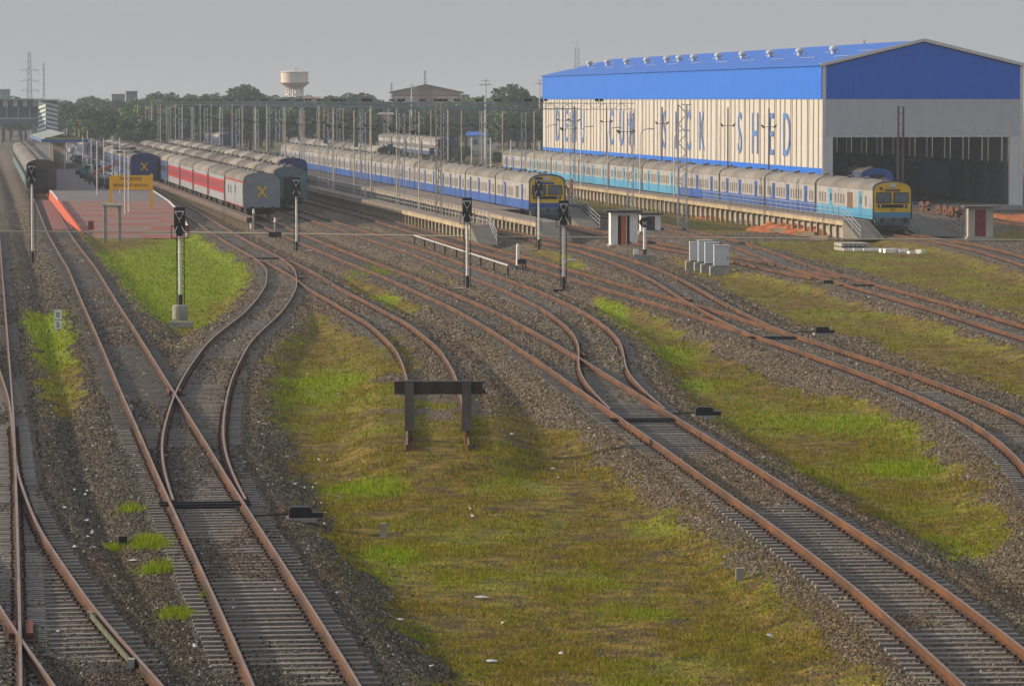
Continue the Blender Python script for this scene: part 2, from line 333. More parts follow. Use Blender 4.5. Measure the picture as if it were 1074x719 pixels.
def ground_info(X, Y):
    """height, distance to the nearest track, grass signed distance, lushness"""
    d = np.full(X.shape, 99.0); dgr = d.copy(); bur = 0
    for t in TR.values():
        Xc = np.interp(Y, t['Y'], t['X']); sl_ = np.interp(Y, t['Y'], np.gradient(t['X'], t['Y']))
        over = np.maximum(0, np.maximum(t['Y'][0] - Y, Y - t['Y'][-1])) * .45
        dd_ = np.hypot((X - Xc) / np.sqrt(1 + sl_ ** 2), over); d = np.minimum(d, dd_)
        if t is TR['buffer']: bur = np.clip(1.6 - dd_ * .5, 0, 1) * sstep((170 - Y) / 25.0); dgr = np.where(Y < 172, dgr, np.minimum(dgr, dd_))
        else: dgr = np.minimum(dgr, dd_)
    prof = np.interp(d, [0, 0.6, 0.95, 1.45, 1.75, 2.0, 2.9, 3.6, 8], [-.205, -.205, -.225, -.225, -.235, -.28, -.56, -.62, -.64])
    n1 = fbm(X * .35, Y * .12, 3) - .5; n2 = fbm(X * 1.6, Y * 1.6, 9) - .5
    cover = np.clip(n1 * 3.0, -1, 1)
    prof = prof + np.where(d < 1.7, cover * .035 + n2 * .03, 0) + np.where(d > 1.7, n2 * .07 + n1 * .12, 0) * np.clip((d - 1.7), 0, 1)
    prof = prof + np.where(d < 2.2, bur * .025, 0)
    g = np.full(X.shape, -9.0)
    for P in GP:
        m = (Y > P[:, 1].min() - 25) & (Y < P[:, 1].max() + 25) & (X > P[:, 0].min() - 8) & (X < P[:, 0].max() + 8)
        if m.any(): g[m] = np.maximum(g[m], poly_sd(P, X[m], Y[m]))
    g = np.minimum(g, (dgr - 2.25) * 1.0) + bur * ((fbm(X * .9, Y * .3, 77) - .5) * 9 - 1.5)
    g = g + .35 + (fbm(X * .8, Y * .35, 21) - .5) * 1.4
    L = np.zeros(X.shape)
    for (cx, cy, rx, ry, a) in LP: L = np.maximum(L, a * np.exp(-(((X - cx) / rx) ** 2 + ((Y - cy) / ry) ** 2) ** 1.3))
    L = np.clip(L * 1.15 + .12 + (fbm(X * .5, Y * .2, 31) - .5) * 1.0, 0, 1.2)
    return zt(Y) + prof, d, g, L

# ------------------------------------------------------------------ ground sheet
def make_ground():
    ys = np.concatenate([np.arange(770, 330, -1.1), np.arange(330, 205, -0.5), np.arange(205, 150, -1.0), np.array([146, 142, 138, 134, 130, 126, 122, 118, 115, 112, 110])])
    Yr = np.array([at(537, y, -.4).y for y in ys]); Yr = np.concatenate([[-300, -60, 0, 30, 50], Yr, [9000, 16000]])
    up = np.concatenate([np.array([-6000, -3500, -2000, -1200, -700, -450, -300, -200, -130]), np.arange(-90, 1170, 2.2), np.array([1200, 1260, 1350, 1500, 1700, 2000, 2600, 3600, 6000])])
    u = (up - 537) / F
    Ye = np.maximum(Yr, 62)
    X = u[None, :] * Ye[:, None]; Y = np.repeat(Yr[:, None], len(u), 1)
    z, d, g, L = ground_info(X.ravel(), Y.ravel())
    nr, nc = X.shape; N = nr * nc
    co = np.stack([X.ravel(), Y.ravel(), z], 1).astype(np.float32)
    i = np.arange(nr - 1)[:, None] * nc + np.arange(nc - 1)[None, :]
    q = np.stack([i, i + 1, i + nc + 1, i + nc], -1).reshape(-1, 4)
    me = bpy.data.meshes.new('ground'); me.vertices.add(N); me.vertices.foreach_set('co', co.ravel())
    me.loops.add(q.size); me.loops.foreach_set('vertex_index', q.ravel().astype(np.int32))
    me.polygons.add(len(q)); me.polygons.foreach_set('loop_start', np.arange(0, q.size, 4, dtype=np.int32)); me.polygons.foreach_set('loop_total', np.full(len(q), 4, np.int32))
    me.update(); me.polygons.foreach_set('use_smooth', np.ones(len(q), bool))
    for nm, arr in (('grass_sd', np.clip(g, -3, 3)), ('track_d', np.clip(d, 0, 20)), ('lush', L)):
        a = me.attributes.new(nm, 'FLOAT', 'POINT'); a.data.foreach_set('value', arr.astype(np.float32))
    o = bpy.data.objects.new('ground', me); COL.objects.link(o); tag(o, kind='structure')
    m = bpy.data.materials.new('ground'); m.use_nodes = True; n = m.node_tree; NN = n.nodes; LK = n.links
    b = NN['Principled BSDF']; b.inputs['Roughness'].default_value = 0.95; b.inputs['Specular IOR Level'].default_value = 0.15
    tc = NN.new('ShaderNodeTexCoord'); geo = NN.new('ShaderNodeNewGeometry')
    def attr(nm): a = NN.new('ShaderNodeAttribute'); a.attribute_name = nm; return a.outputs['Fac']
    def noise(sc, det=4, vec=None):
        x = NN.new('ShaderNodeTexNoise'); x.inputs['Scale'].default_value = sc; x.inputs['Detail'].default_value = det; LK.new(vec or geo.outputs['Position'], x.inputs['Vector']); return x.outputs['Fac']
    def math_(op, a, b_=None, clamp=False):
        x = NN.new('ShaderNodeMath'); x.operation = op; x.use_clamp = clamp
        for k, vv in enumerate((a, b_)):
            if vv is None: continue
            if isinstance(vv, (int, float)): x.inputs[k].default_value = vv
            else: LK.new(vv, x.inputs[k])
        return x.outputs[0]
    def mr(v, a, b_, c=0.0, d_=1.0):
        x = NN.new('ShaderNodeMapRange'); LK.new(v, x.inputs[0]); x.inputs[1].default_value = a; x.inputs[2].default_value = b_; x.inputs[3].default_value = c; x.inputs[4].default_value = d_; return x.outputs[0]
    def mix(f, c1, c2):
        x = NN.new('ShaderNodeMix'); x.data_type = 'RGBA'
        if isinstance(f, (int, float)): x.inputs[0].default_value = f
        else: LK.new(f, x.inputs[0])
        for k, c in ((6, c1), (7, c2)):
            if isinstance(c, tuple): x.inputs[k].default_value = (*c, 1)
            else: LK.new(c, x.inputs[k])
        return x.outputs[2]
    vo = NN.new('ShaderNodeTexVoronoi'); vo.inputs['Scale'].default_value = 13; LK.new(geo.outputs['Position'], vo.inputs['Vector'])
    sep = NN.new('ShaderNodeSeparateColor'); LK.new(vo.outputs['Color'], sep.inputs[0])
    stone = mix(sep.outputs[0], (0.042, 0.036, 0.030), (0.24, 0.195, 0.14))
    stone = mix(mr(noise(.5, 5), .42, .62), stone, (0.12, 0.088, 0.07))
    stone = mix(mr(noise(.09, 3), .40, .68, 0, .5), stone, (0.085, 0.08, 0.078))
    dry = mix(mr(noise(2.6, 8), .38, .62), (0.12, 0.115, 0.014), (0.26, 0.165, 0.032))
    soil = mix(mr(noise(1.4, 8), .36, .58), (0.075, 0.052, 0.032), dry)
    green = mix(mr(noise(2.5, 5), .35, .65), (0.10, 0.165, 0.006), (0.24, 0.28, 0.012))
    gr = mix(mr(math_('ADD', attr('lush'), math_('MULTIPLY', math_('SUBTRACT', noise(3.0, 5), .5), .9)), .1, .6), soil, green)
    gf = mr(math_('ADD', attr('grass_sd'), math_('MULTIPLY', math_('SUBTRACT', noise(1.8, 5), .5), 1.6)), -.12, .12)
    col = mix(gf, stone, gr)
    # fields beyond the yard
    sx = NN.new('ShaderNodeSeparateXYZ'); LK.new(geo.outputs['Position'], sx.inputs[0])
    fld = mix(mr(noise(.02, 5), .4, .6), (0.115, 0.105, 0.045), (0.20, 0.15, 0.085))
    lat = math_('ADD', sx.outputs[0], math_('MULTIPLY', sx.outputs[1], .1433)); fm = math_('MULTIPLY', mr(sx.outputs[1], 430, 520), mr(math_('ADD', lat, math_('MULTIPLY', noise(.05), 6.0)), 52, 58)); col = mix(fm, col, fld)
    LK.new(col, b.inputs['Base Color'])
    bp = NN.new('ShaderNodeBump'); bp.inputs['Strength'].default_value = 1.0; bp.inputs['Distance'].default_value = 0.06
    hgt = math_('ADD', math_('MULTIPLY', math_('SUBTRACT', 1.0, vo.outputs['Distance']), .7), math_('MULTIPLY', noise(9, 4), .6))
    LK.new(hgt, bp.inputs['Height']); LK.new(bp.outputs[0], b.inputs['Normal'])
    me.materials.append(m)
make_ground()

# ------------------------------------------------------------------ scatter: ballast stones and grass blades
def np_mesh(name, co, tris, col, m, kind='stuff', label=None, cat=None):
    me = bpy.data.meshes.new(name); me.vertices.add(len(co)); me.vertices.foreach_set('co', co.astype(np.float32).ravel())
    me.loops.add(tris.size); me.loops.foreach_set('vertex_index', tris.astype(np.int32).ravel()); k = tris.shape[1]
    me.polygons.add(len(tris)); me.polygons.foreach_set('loop_start', np.arange(0, tris.size, k, dtype=np.int32)); me.polygons.foreach_set('loop_total', np.full(len(tris), k, np.int32))
    me.update()
    a = me.color_attributes.new('col', 'FLOAT_COLOR', 'POINT'); a.data.foreach_set('color', np.concatenate([col, np.ones((len(col), 1))], 1).astype(np.float32).ravel())
    me.materials.append(m); o = bpy.data.objects.new(name, me); COL.objects.link(o); tag(o, label, cat, kind=kind); return o
def sample_px(n, y0, y1, x0=-25, x1=1100):
    px = rng.uniform(x0, x1, n); py = rng.uniform(y0, y1, n)
    Y = np.interp(py, YT_y, YT_Y); X = (px - 537) / F * Y * 1.0
    return X, Y
_ty = np.arange(190, 780, 1.0); YT_y = _ty; YT_Y = np.array([at(537, y, -.4).y for y in _ty])
def stones():
    n = 620000; X, Y = sample_px(n, 215, 735)
    z, d, g, L = ground_info(X, Y)
    cov = fbm(X * .35, Y * .12, 3); dens = np.where(d < 1.5, np.where(cov > .53, .8, np.where(Y > 140, .5, .10)), 1.0)
    railgap = np.abs(d - G / 2) < .10
    keep = ((g < .1) | ((g < .8) & (rng.random(n) < .07)) | (rng.random(n) < .008)) & (~railgap) & (rng.random(n) < dens * np.clip(1.15 - 0.8 * (g > -.3) * rng.random(n), 0, 1))
    X, Y, z, d = X[keep], Y[keep], z[keep], d[keep]; n = len(X)
    s = rng.uniform(.022, .050, n) * np.clip(Y / 110, .85, 1.7)
    base = np.array([[1, 0, 0], [0, 1, 0], [-1, 0, 0], [0, -1, 0], [0, 0, 1], [0, 0, -1]], float)
    fac = np.array([[0, 1, 4], [1, 2, 4], [2, 3, 4], [3, 0, 4], [1, 0, 5], [2, 1, 5], [3, 2, 5], [0, 3, 5]])[:4]
    a = rng.uniform(0, 2 * pi, n); ca, sa = np.cos(a), np.sin(a)
    V = base[None] * rng.uniform(.6, 1.25, (n, 6, 3)) + rng.uniform(-.28, .28, (n, 6, 3)); V[:, 5] = V[:, 5] * 0.3
    V[..., 2] *= rng.uniform(.65, 1.1, (n, 1))
    x = V[..., 0] * ca[:, None] - V[..., 1] * sa[:, None]; y = V[..., 0] * sa[:, None] + V[..., 1] * ca[:, None]
    co = np.stack([X[:, None] + x * s[:, None], Y[:, None] + y * s[:, None], (z + s * .15)[:, None] + V[..., 2] * s[:, None]], -1)[:, :5]
    co = co.reshape(-1, 3); tr = (fac[None] + (np.arange(n) * 5)[:, None, None]).reshape(-1, 3)
    t = rng.random(n)[:, None] ** 1.3; c = (1 - t) * np.array([.038, .032, .025]) + t * np.array([.30, .245, .165]); soot = sstep((10.5 - X - .1433 * Y + (fbm(X * .3, Y * .1, 44) - .5) * 6) / 3.0)[:, None]; c = c * (1 - soot * np.array([.42, .38, .28]))
    br = (fbm(X * .3, Y * .12, 41) > .55)[:, None] * .5; c = c * (1 - br) + br * c * np.array([1.1, .9, .75])
    pale = rng.random(n) > .985; c[pale] = [.42, .40, .37]
    np_mesh('ballast_stones', co, tr, np.repeat(c, 5, 0), vcol_mat('ballast_stone', 'col', .9, .15), label='crushed grey brown ballast stones between and beside the tracks', cat='ballast')
stones()
def blades():
    n = 330000; X, Y = sample_px(n, 235, 740)
    z, d, g, L = ground_info(X, Y)
    patch = fbm(X * .9, Y * .5, 51)
    L = np.clip(L + (fbm(X * 2.2, Y * .9, 61) - .5) * .9, 0, 1.2); keep = ((g > .05) | ((g > -.7) & (rng.random(n) < .10 + .25 * (g + .7)))) & (rng.random(n) < np.clip(.15 + .8 * L + (patch - .4) * 2.6, .08, 1))
    # sparse weeds on the left cess
    X, Y, z, g, L = X[keep], Y[keep], z[keep], g[keep], L[keep]
    tufts = [(157, 582, 20, 7, 900), (165, 610, 18, 6, 500), (188, 658, 20, 6, 500), (120, 580, 12, 4, 160), (135, 545, 16, 5, 150), (215, 640, 8, 3, 60), (395, 290, 30, 6, 300), (1000, 590, 10, 3, 40)]
    ex = []
    for (px, py, rx, ry, c) in tufts:
        for _ in range(c):
            a = random.gauss(0, .45); b_ = random.gauss(0, .45); p = at(px + a * rx, py + b_ * ry, -.5); ex.append((p.x, p.y))
    ex = np.array(ex); ze, de, ge, Le = ground_info(ex[:, 0], ex[:, 1])
    ne = len(ex); X = np.concatenate([X, ex[:, 0]]); Y = np.concatenate([Y, ex[:, 1]]); z = np.concatenate([z, ze]); L = np.concatenate([L, np.full(ne, .95)])
    n = len(X); sc = np.clip(Y / 110, .7, 2.5)
    h = rng.uniform(.04, .12, n) * np.where(rng.random(n) > .96, 1.9, 1) * (1 + .5 * np.clip(L, 0, 1)) * np.clip(sc, .75, 1.0) ; h[-ne:] *= 1.3; w = rng.uniform(.007, .014, n) * sc * 1.3
    co = []; K = 3
    for k in range(K):
        a = rng.uniform(0, pi, n); lx = rng.normal(0, .35, n) * h; ly = rng.normal(0, .35, n) * h; ox = rng.normal(0, .03, n) * sc; oy = rng.normal(0, .06, n) * sc
        bx = np.cos(a) * w; by = np.sin(a) * w * .6
        p0 = np.stack([X + ox - bx, Y + oy - by, z - .01], 1); p1 = np.stack([X + ox + bx, Y + oy + by, z - .01], 1); p2 = np.stack([X + ox + lx, Y + oy + ly, z + h * rng.uniform(.6, 1, n)], 1)
        co.append(np.stack([p0, p1, p2], 1))
    co = np.stack(co, 1).reshape(-1, 3); tr = np.arange(len(co)).reshape(-1, 3)
    t = np.clip(L + rng.normal(0, .22, n), 0, 1)[:, None]; u = rng.random(n)[:, None]
    dry = (1 - u) * np.array([.12, .13, .012]) + u * np.array([.32, .215, .035]); grn = (1 - u) * np.array([.12, .22, .006]) + u * np.array([.33, .39, .012])
    c = dry * (1 - t) + grn * t
    cc = np.repeat(c, K, 0) * rng.uniform(.45, 1.6, (n * K, 1)); np_mesh('grass', co, tr, np.repeat(cc, 3, 0), vcol_mat('grass_blade', 'col', .8, .15, .35), label='short green and dry brown grass between the tracks', cat='grass')
blades()

# ------------------------------------------------------------------ tracks
def rail_mesh(t, off, y_lo, y_hi):
    Y = t['Y']; X = t['X']; m = (Y >= y_lo) & (Y <= y_hi); Y = Y[m]; X = X[m]
    if len(Y) > 4:
        st = np.where(Y < 200, 2, 4); pick = [0]; 
        i = 0
        while i < len(Y) - 1: i = min(len(Y) - 1, i + (2 if Y[i] < 200 else 5)); pick.append(i)
        Y = Y[pick]; X = X[pick]
    s = np.gradient(X, Y); nx = 1 / np.sqrt(1 + s * s); ny = -s * nx
    prof = [(-.066, -.172), (-.066, -.158), (-.012, -.14), (-.012, -.045), (-.036, -.032), (-.036, -.004), (-.028, 0), (.028, 0), (.036, -.004), (.036, -.032), (.012, -.045), (.012, -.14), (.066, -.158), (.066, -.172)]
    n = len(prof); z0 = zt(Y) + t.get('dz', 0)
    co = np.stack([np.stack([X + nx * (off + p), Y + ny * (off + p), z0 + q], 1) for p, q in prof], 1).reshape(-1, 3)
    fs = []; mi = []
    for i in range(len(Y) - 1):
        for j in range(n - 1): fs.append((i * n + j, (i + 1) * n + j, (i + 1) * n + j + 1, i * n + j + 1)); mi.append(1 if j == 6 else 0)
    fs.append(tuple(range(n))); mi.append(0); fs.append(tuple(range((len(Y) - 1) * n + n - 1, (len(Y) - 1) * n - 1, -1))); mi.append(0)
    b = MB(); b.v = [tuple(c) for c in co]; b.f = fs; b.m = mi; return b
# one sleeper with its clips
sb = MB()
sb.add([(-1.375, -.13, -.42), (1.375, -.13, -.42), (1.375, .13, -.42), (-1.375, .13, -.42), (-1.375, -.095, -.185), (1.375, -.095, -.185), (1.375, .095, -.185), (-1.375, .095, -.185)],
       [(0, 3, 2, 1), (4, 5, 6, 7), (0, 1, 5, 4), (1, 2, 6, 5), (2, 3, 7, 6), (3, 0, 4, 7)])
for s_ in (-1, 1):
    for q in (-1, 1): sb.box(s_ * G / 2 + q * .12 - .03, s_ * G / 2 + q * .12 + .03, -.055, .055, -.19, -.135, 1)
slp_me = None
def build_track(key, near=60, far=1e9, n_ind=100):
    global slp_me
    t = TR[key]; Y = t['Y']; X = t['X']; y0, y1 = max(near, Y[0]), min(far, Y[-1])
    root = thing('railway_track', (float(np.interp(y0, Y, X)), y0, float(zt(y0))), 0, t['label'], 'railway track', 'railway tracks across the yard')
    o0 = Vector(root.location)
    for off in (-G / 2, G / 2):
        r = rail_mesh(t, off, y0, y1).build('rail', [M_rust2 if key in ('far_left', 'left_branch', 'platform', 'left_curve') else M_rust, M_railtop], root); r.location = -o0
    s = np.gradient(X, Y); ds = np.sqrt(1 + s * s) * .5; arc = np.concatenate([[0], np.cumsum(ds[:-1])])
    a0 = np.interp(y0, Y, arc); a1 = np.interp(y1, Y, arc); pos = np.arange(a0 + .2, a1, .62)
    ys = np.interp(pos, arc, Y); xs = np.interp(ys, Y, X); ss = np.interp(ys, Y, s)
    if key == 'buffer': mk = ys > 150; xs, ys, ss = xs[mk], ys[mk], ss[mk]
    vis = [(x, y, a) for x, y, a in zip(xs, ys, ss) if -45 < (x / y * F + 537) < 1120]
    ind = vis[:n_ind]; rest = [v for v in zip(xs, ys, ss) if v not in set(ind)]
    if slp_me is None:
        first = sb.build('sleeper', [M_sleeper, M_clip], root); slp_me = first.data; bpy.data.objects.remove(first)
    for (x, y, a) in ind:
        o = bpy.data.objects.new('sleeper', slp_me); COL.objects.link(o); o.parent = root
        o.location = Vector((x + random.uniform(-.02, .02), y + random.uniform(-.02, .02), float(zt(y)) + t.get('dz', 0) * 1.5 + random.uniform(-.012, .004))) - o0
        o.rotation_euler = (0, 0, -math.atan(a) + random.uniform(-.012, .012))
    if rest:
        base = np.array(sb.v); nf = len(sb.v); b = MB()
        for (x, y, a) in rest:
            if y > 480: continue
            th = -math.atan(a); c, s2 = cos(th), sin(th); o = len(b.v)
            P = np.stack([base[:8, 0] * c - base[:8, 1] * s2 + x - o0.x, base[:8, 0] * s2 + base[:8, 1] * c + y - o0.y, base[:8, 2] + float(zt(y)) + t.get('dz', 0) * 1.5 - o0.z], 1)
            b.v += [tuple(p) for p in P]; b.f += [tuple(o + i for i in f) for f in sb.f[:6]]; b.m += [0] * 6
        if b.v: tag(b.build('sleeper', [M_sleeper], root), kind='stuff')
    return root
for key in TR:
    build_track(key, near=58, far={'far_left': 330, 'platform': 600, 'left_curve': 560}.get(key, 700))

# turnout hardware: check rails and points machines
def point_machine(px, py, label, s=.85):
    p = at(px, py, -.22); r = thing('points_machine', p, ROT * .5, label, 'points machine', 'black points machines beside the switches')
    b = MB(); b.box(-.32 * s, .32 * s, -.22, .22, 0, .26 * s); b.box(-.27 * s, .27 * s, -.18, .18, .26 * s, .3 * s); b.build('housing', M_black, r)
    MB().box(.32 * s, .62 * s, -.16, .16, .0, .14 * s).build('motor_cover', M_black, r)
    MB().box(-.40 * s, .45 * s, -.28, .30, -.1, .0).build('bearer', M_conc, r)
    b = MB(); b.bar((-1.3, 0, .03), (-.3, 0, .08), .04, .04); b.build('operating_rod', M_dark, r)
point_machine(315, 542, 'black points machine right of the track where the lawn curve joins')
point_machine(738, 435, 'black points machine beside the junction in the middle right')
point_machine(862, 349, 'black points machine beside the right hand junction at the grass edge', .9)
point_machine(868, 298, 'small dark points machine beside the far right junction', .8)
def check_rail(key, ypx, side, ln, m, label):
    t = TR[key]; y = at(500, ypx).y; Y = np.arange(y, y + ln, .5); X = np.interp(Y, t['Y'], t['X']) + side * (G / 2 - .10)
    r = thing('check_rail', (float(X[0]), float(Y[0]), float(zt(y))), 0, label, 'check rail', 'short check rails at the crossings'); b = MB()
    for i in range(len(Y) - 1): b.bar((X[i] - X[0], Y[i] - Y[0], -.07), (X[i + 1] - X[0], Y[i + 1] - Y[0], -.075), .035, .11)
    b.build('bar', m, r)
    c = MB(); c.box(-.06, .06, -.12, .1, -.16, .0); c.box(float(X[-1] - X[0]) - .06, float(X[-1] - X[0]) + .06, Y[-1] - Y[0] - .05, Y[-1] - Y[0] + .15, -.16, -.03); c.build('end_block', M_conc, r)
M_lich = mat('greenish_steel', (0.08, 0.09, 0.055), .8, .25, 3)
check_rail('left_branch', 690, 1, 7, M_lich, 'pale green check rail inside the bottom left curve')
check_rail('platform', 425, -1, 5, M_dark, 'dark check rail opposite the crossing on the platform track')
check_rail('left_curve', 420, 1, 5, M_dark, 'dark check rail opposite the crossing on the S curve')
check_rail('main', 385, -1, 8, M_rust, 'rusty check rail opposite the crossing on the long track')
check_rail('middle_curve', 383, 1, 6, M_lich, 'greenish check rail on the outside of the middle curve')
check_rail('buffer', 296, 1, 8, M_rust, 'white ended check rail on the siding to the buffer stop')
check_rail('cabin_side', 320, 1, 9, M_rust, 'white ended check rail near the right hand junction')
check_rail('yard_right', 277, 1, 12, M_rust, 'white ended check rail on the far right junction')

M_frog = mat('crossing_red', (.13, .04, .025), .8, .3, 3)
for (px, py, key, lb) in [(183, 412, 'platform', 'red painted crossing block in the platform track'), (607.5, 374, 'main', 'red painted crossing block in the long rusty track'), (719, 315, 'right_sweep', 'red painted crossing block in the sweeping track'), (313, 292, 'left_curve', 'red painted crossing block beside the siding'), (22, 664, 'far_left', 'red painted crossing block in the bottom left corner')]:
    p = at(px, py, -.17); t = TR[key]; a = -math.atan(float(np.interp(p.y, t['Y'], np.gradient(t['X'], t['Y'])))); r = thing('crossing_block', p, a, lb, 'crossing', 'red crossing blocks')
    b = MB(); b.box(-.22, -.09, -.9, .9, 0, .13); b.box(.09, .22, -.9, .9, 0, .13); b.build('wing_block', M_frog, r); MB().box(-.3, .3, -1.2, 1.2, -.01, .02).build('base_plate', M_dark, r)
for (py, key, lb) in [(523, 'platform', 'dark switch bars across the platform track'), (436, 'main', 'dark switch bars across the long rusty track'), (269, 'left_curve', 'dark switch bars where the siding leaves'), (351, 'right_sweep', 'dark switch bars at the right hand junction'), (297, 'yard_right', 'dark switch bars at the far right junction')]:
    p = at(500, py); t = TR[key]; a = -math.atan(float(np.interp(p.y, t['Y'], np.gradient(t['X'], t['Y'])))); x = float(np.interp(p.y, t['Y'], t['X']))
    r = thing('switch_bars', (x, p.y, float(zt(p.y)) - .14), a, lb, 'switch bars', 'switch bars across the tracks')
    for q_ in (-.28, .28): MB().box(-1.1, 1.1, q_ - .05, q_ + .05, 0, .06).build('stretcher_bar', M_black, r)
    MB().box(-.78, .78, -.22, .22, -.06, -.02).build('slide_gap', M_black, r)
# ------------------------------------------------------------------ coaches
HW = 1.62
def arc_roof(hw, z0, z1, n=9):
    return [(-hw * cos(pi * i / (n - 1)) , z0 + (z1 - z0) * sin(pi * i / (n - 1)) ** .75) for i in range(n)]
def make_coach(name, L, bands, roofm, endm, wins=None, doors=None, doorm=None, winm=None, label='', cat='railway coach', nose=None, group=None, zr=4.15, zs=3.35, xmark=False, vest=False, ribs=False):
    """bands: [(z_top, material)] from 1.05 up; origin at rail level, near end at y=0, body runs along +Y"""
    r = thing(name, (0, 0, 0), 0, label, cat, group)
    g = 0.45; y0, y1 = g / 2, L - g / 2
    b = MB(); mats = []; z = 1.05
    for (zt_, m_) in bands:
        if m_ not in mats: mats.append(m_)
        i = mats.index(m_)
        for s_ in (-1, 1): b.add([(s_ * HW, y0, z), (s_ * HW, y1, z), (s_ * HW, y1, zt_), (s_ * HW, y0, zt_)], [(0, 1, 2, 3)], i)
        z = zt_
    if endm not in mats: mats.append(endm)
    ie = mats.index(endm); ar = arc_roof(HW, zs, zr)
    outl = [(-HW, 1.05)] + ar + [(HW, 1.05)]
    for yy in (y0, y1):
        if nose and yy == y0: continue
        b.add([(x, yy, zz) for x, zz in outl], [tuple(range(len(outl)))], ie)
    b.add([(-HW, y0, 1.05), (HW, y0, 1.05), (HW, y1, 1.05), (-HW, y1, 1.05)], [(0, 1, 2, 3)], ie)
    b.build('body', mats, r)
    rb = MB(); ar2 = [(x * 1.012, zz + .015) for x, zz in arc_roof(HW, zs, zr, 13)]
    rb.extrude_y(ar2, y0 + .03, y1 - .03, 0, caps=False, closed=False)
    rf = rb.build('roof', roofm, r, smooth=True)
    v = MB()
    if ribs:
        for k in range(5): yy = y0 + (k + .5) * (y1 - y0) / 5; v.box(-.35, .35, yy - .6, yy + .6, zr, zr + .12)
    else:
        for k in range(7): yy = y0 + (k + .5) * (y1 - y0) / 7; v.lathe([(.16, zr - .03), (.2, zr + .1), (.05, zr + .16)], 8, (.45 if k % 2 else -.45, yy))
    v.build('roof_vent' if not ribs else 'roof_unit', M_roofd, rf)
    db = MB()                                            # dark edge ring and bellows
    tw = .12 if nose or doorm in (M_blue, M_cyan) else .42
    for yy in (y0 + .0, y1 - tw):
        ro = [(x * 1.02, zz + .03) for x, zz in [(-HW, 1.05)] + arc_roof(HW, zs, zr, 11) + [(HW, 1.05)]]; ri = [(x * .985, zz - .03) for x, zz in [(-HW, 1.05)] + arc_roof(HW, zs, zr, 11) + [(HW, 1.05)]]
        if nose and yy == y0: continue
        n = len(ro)
        for i in range(n - 1):
            db.add([(ro[i][0], yy, ro[i][1]), (ro[i + 1][0], yy, ro[i + 1][1]), (ro[i + 1][0], yy + tw, ro[i + 1][1]), (ro[i][0], yy + tw, ro[i][1])], [(0, 1, 2, 3)])
    db.build('end_trim', M_dark, r)
    gb = MB()
    if not nose and not xmark: gb.box(-.65, .65, -.0, y0, 1.1, 3.15)
    gb.build('gangway', M_black, r) if gb.v else None; MB().box(-.65, .65, y1, L, 1.1, 3.15).build('gangway', M_black, r)
    for yc in (3.6, L - 3.6):
        bo = MB(); bo.box(-1.1, 1.1, yc - 1.7, yc + 1.7, .5, .85)
        for yw in (-1.25, 1.25):
            for xs in (-.84, .84): bo.tube((xs - .06, yc + yw, .46), (xs + .06, yc + yw, .46), .46, 14)
            bo.tube((-.84, yc + yw, .46), (.84, yc + yw, .46), .08, 8)
        for xs in (-1.2, 1.2):
            bo.bar((xs, yc - 1.8, .62), (xs, yc + 1.8, .62), .14, .26)
            for yw in (-1.25, -.4, .4, 1.25): bo.tube((xs, yc + yw, .6), (xs, yc + yw, 1.04), .12, 8)
        bo.box(-.5, .5, yc - .4, yc + .4, .85, 1.04)
        bo.build('bogie', M_dark, r)
    ub = MB(); c = L / 2
    ub.box(-1.35, 1.35, y0 + .3, y1 - .3, .95, 1.05); ub.box(-1.3, -.6, c - 3.4, c - .6, .4, .95); ub.box(-1.3, -.7, c + .2, c + 2.0, .45, .95); ub.box(.6, 1.3, c - 2, c + 2, .45, .95)
    ub.tube((-1.0, c + 2.6, .7), (-1.0, c + 4.4, .7), .22, 8); ub.build('underframe', M_dark, r)
    if wins:
        wm = None
        for (yc, w, zb, ztop) in wins:
            if wm is None or wm[0] != (w, zb, ztop):
                q = MB(); q.box(-HW - .012, -HW + .01, -w / 2, w / 2, zb, ztop)
                o = q.build('window', winm or M_glass, r, loc=(0, yc, 0)); wm = ((w, zb, ztop), o.data)
            else:
                o = bpy.data.objects.new('window', wm[1]); COL.objects.link(o); o.parent = r; o.location = (0, yc, 0)
    if doors:
        for (yc, w) in doors:
            q = MB(); q.box(-HW - .02, -HW + .01, yc - w / 2, yc + w / 2, 1.12, 3.2); q.box(-HW - .03, -HW - .018, yc - .02, yc + .02, 1.15, 3.15, 1)
            q.box(-HW - .035, -HW - .02, yc - w / 2 + .12, yc - .12, 2.2, 2.8, 1)
            o = q.build('door', [doorm, M_dark], r)
    if xmark:
        q = MB(); q.bar((-.38, y0 - .02, 2.0), (.38, y0 - .02, 2.95), .03, .17); q.bar((.38, y0 - .03, 2.0), (-.38, y0 - .03, 2.95), .03, .17)
        q.build('yellow_cross', M_yellow, r)
    if vest:
        q = MB(); q.box(-.55, .55, y0 - .03, y0 - .005, 1.15, 3.1); q.build('end_doorway', M_black, r)
    q = MB()
    for s_ in (-1, 1): q.tube((s_ * .95, y0 + .02, 1.0), (s_ * .95, y0 - .42, 1.0), .1, 10); q.tube((s_ * .95, y0 - .42, 1.0), (s_ * .95, y0 - .46, 1.0), .2, 12)
    q.box(-.14, .14, y0 - .45, y0, .9, 1.12); q.bar((-.55, y0 - .05, .7), (-.55, y0 - .1, .35), .05, .05)
    q.build('coupler', M_dark, r)
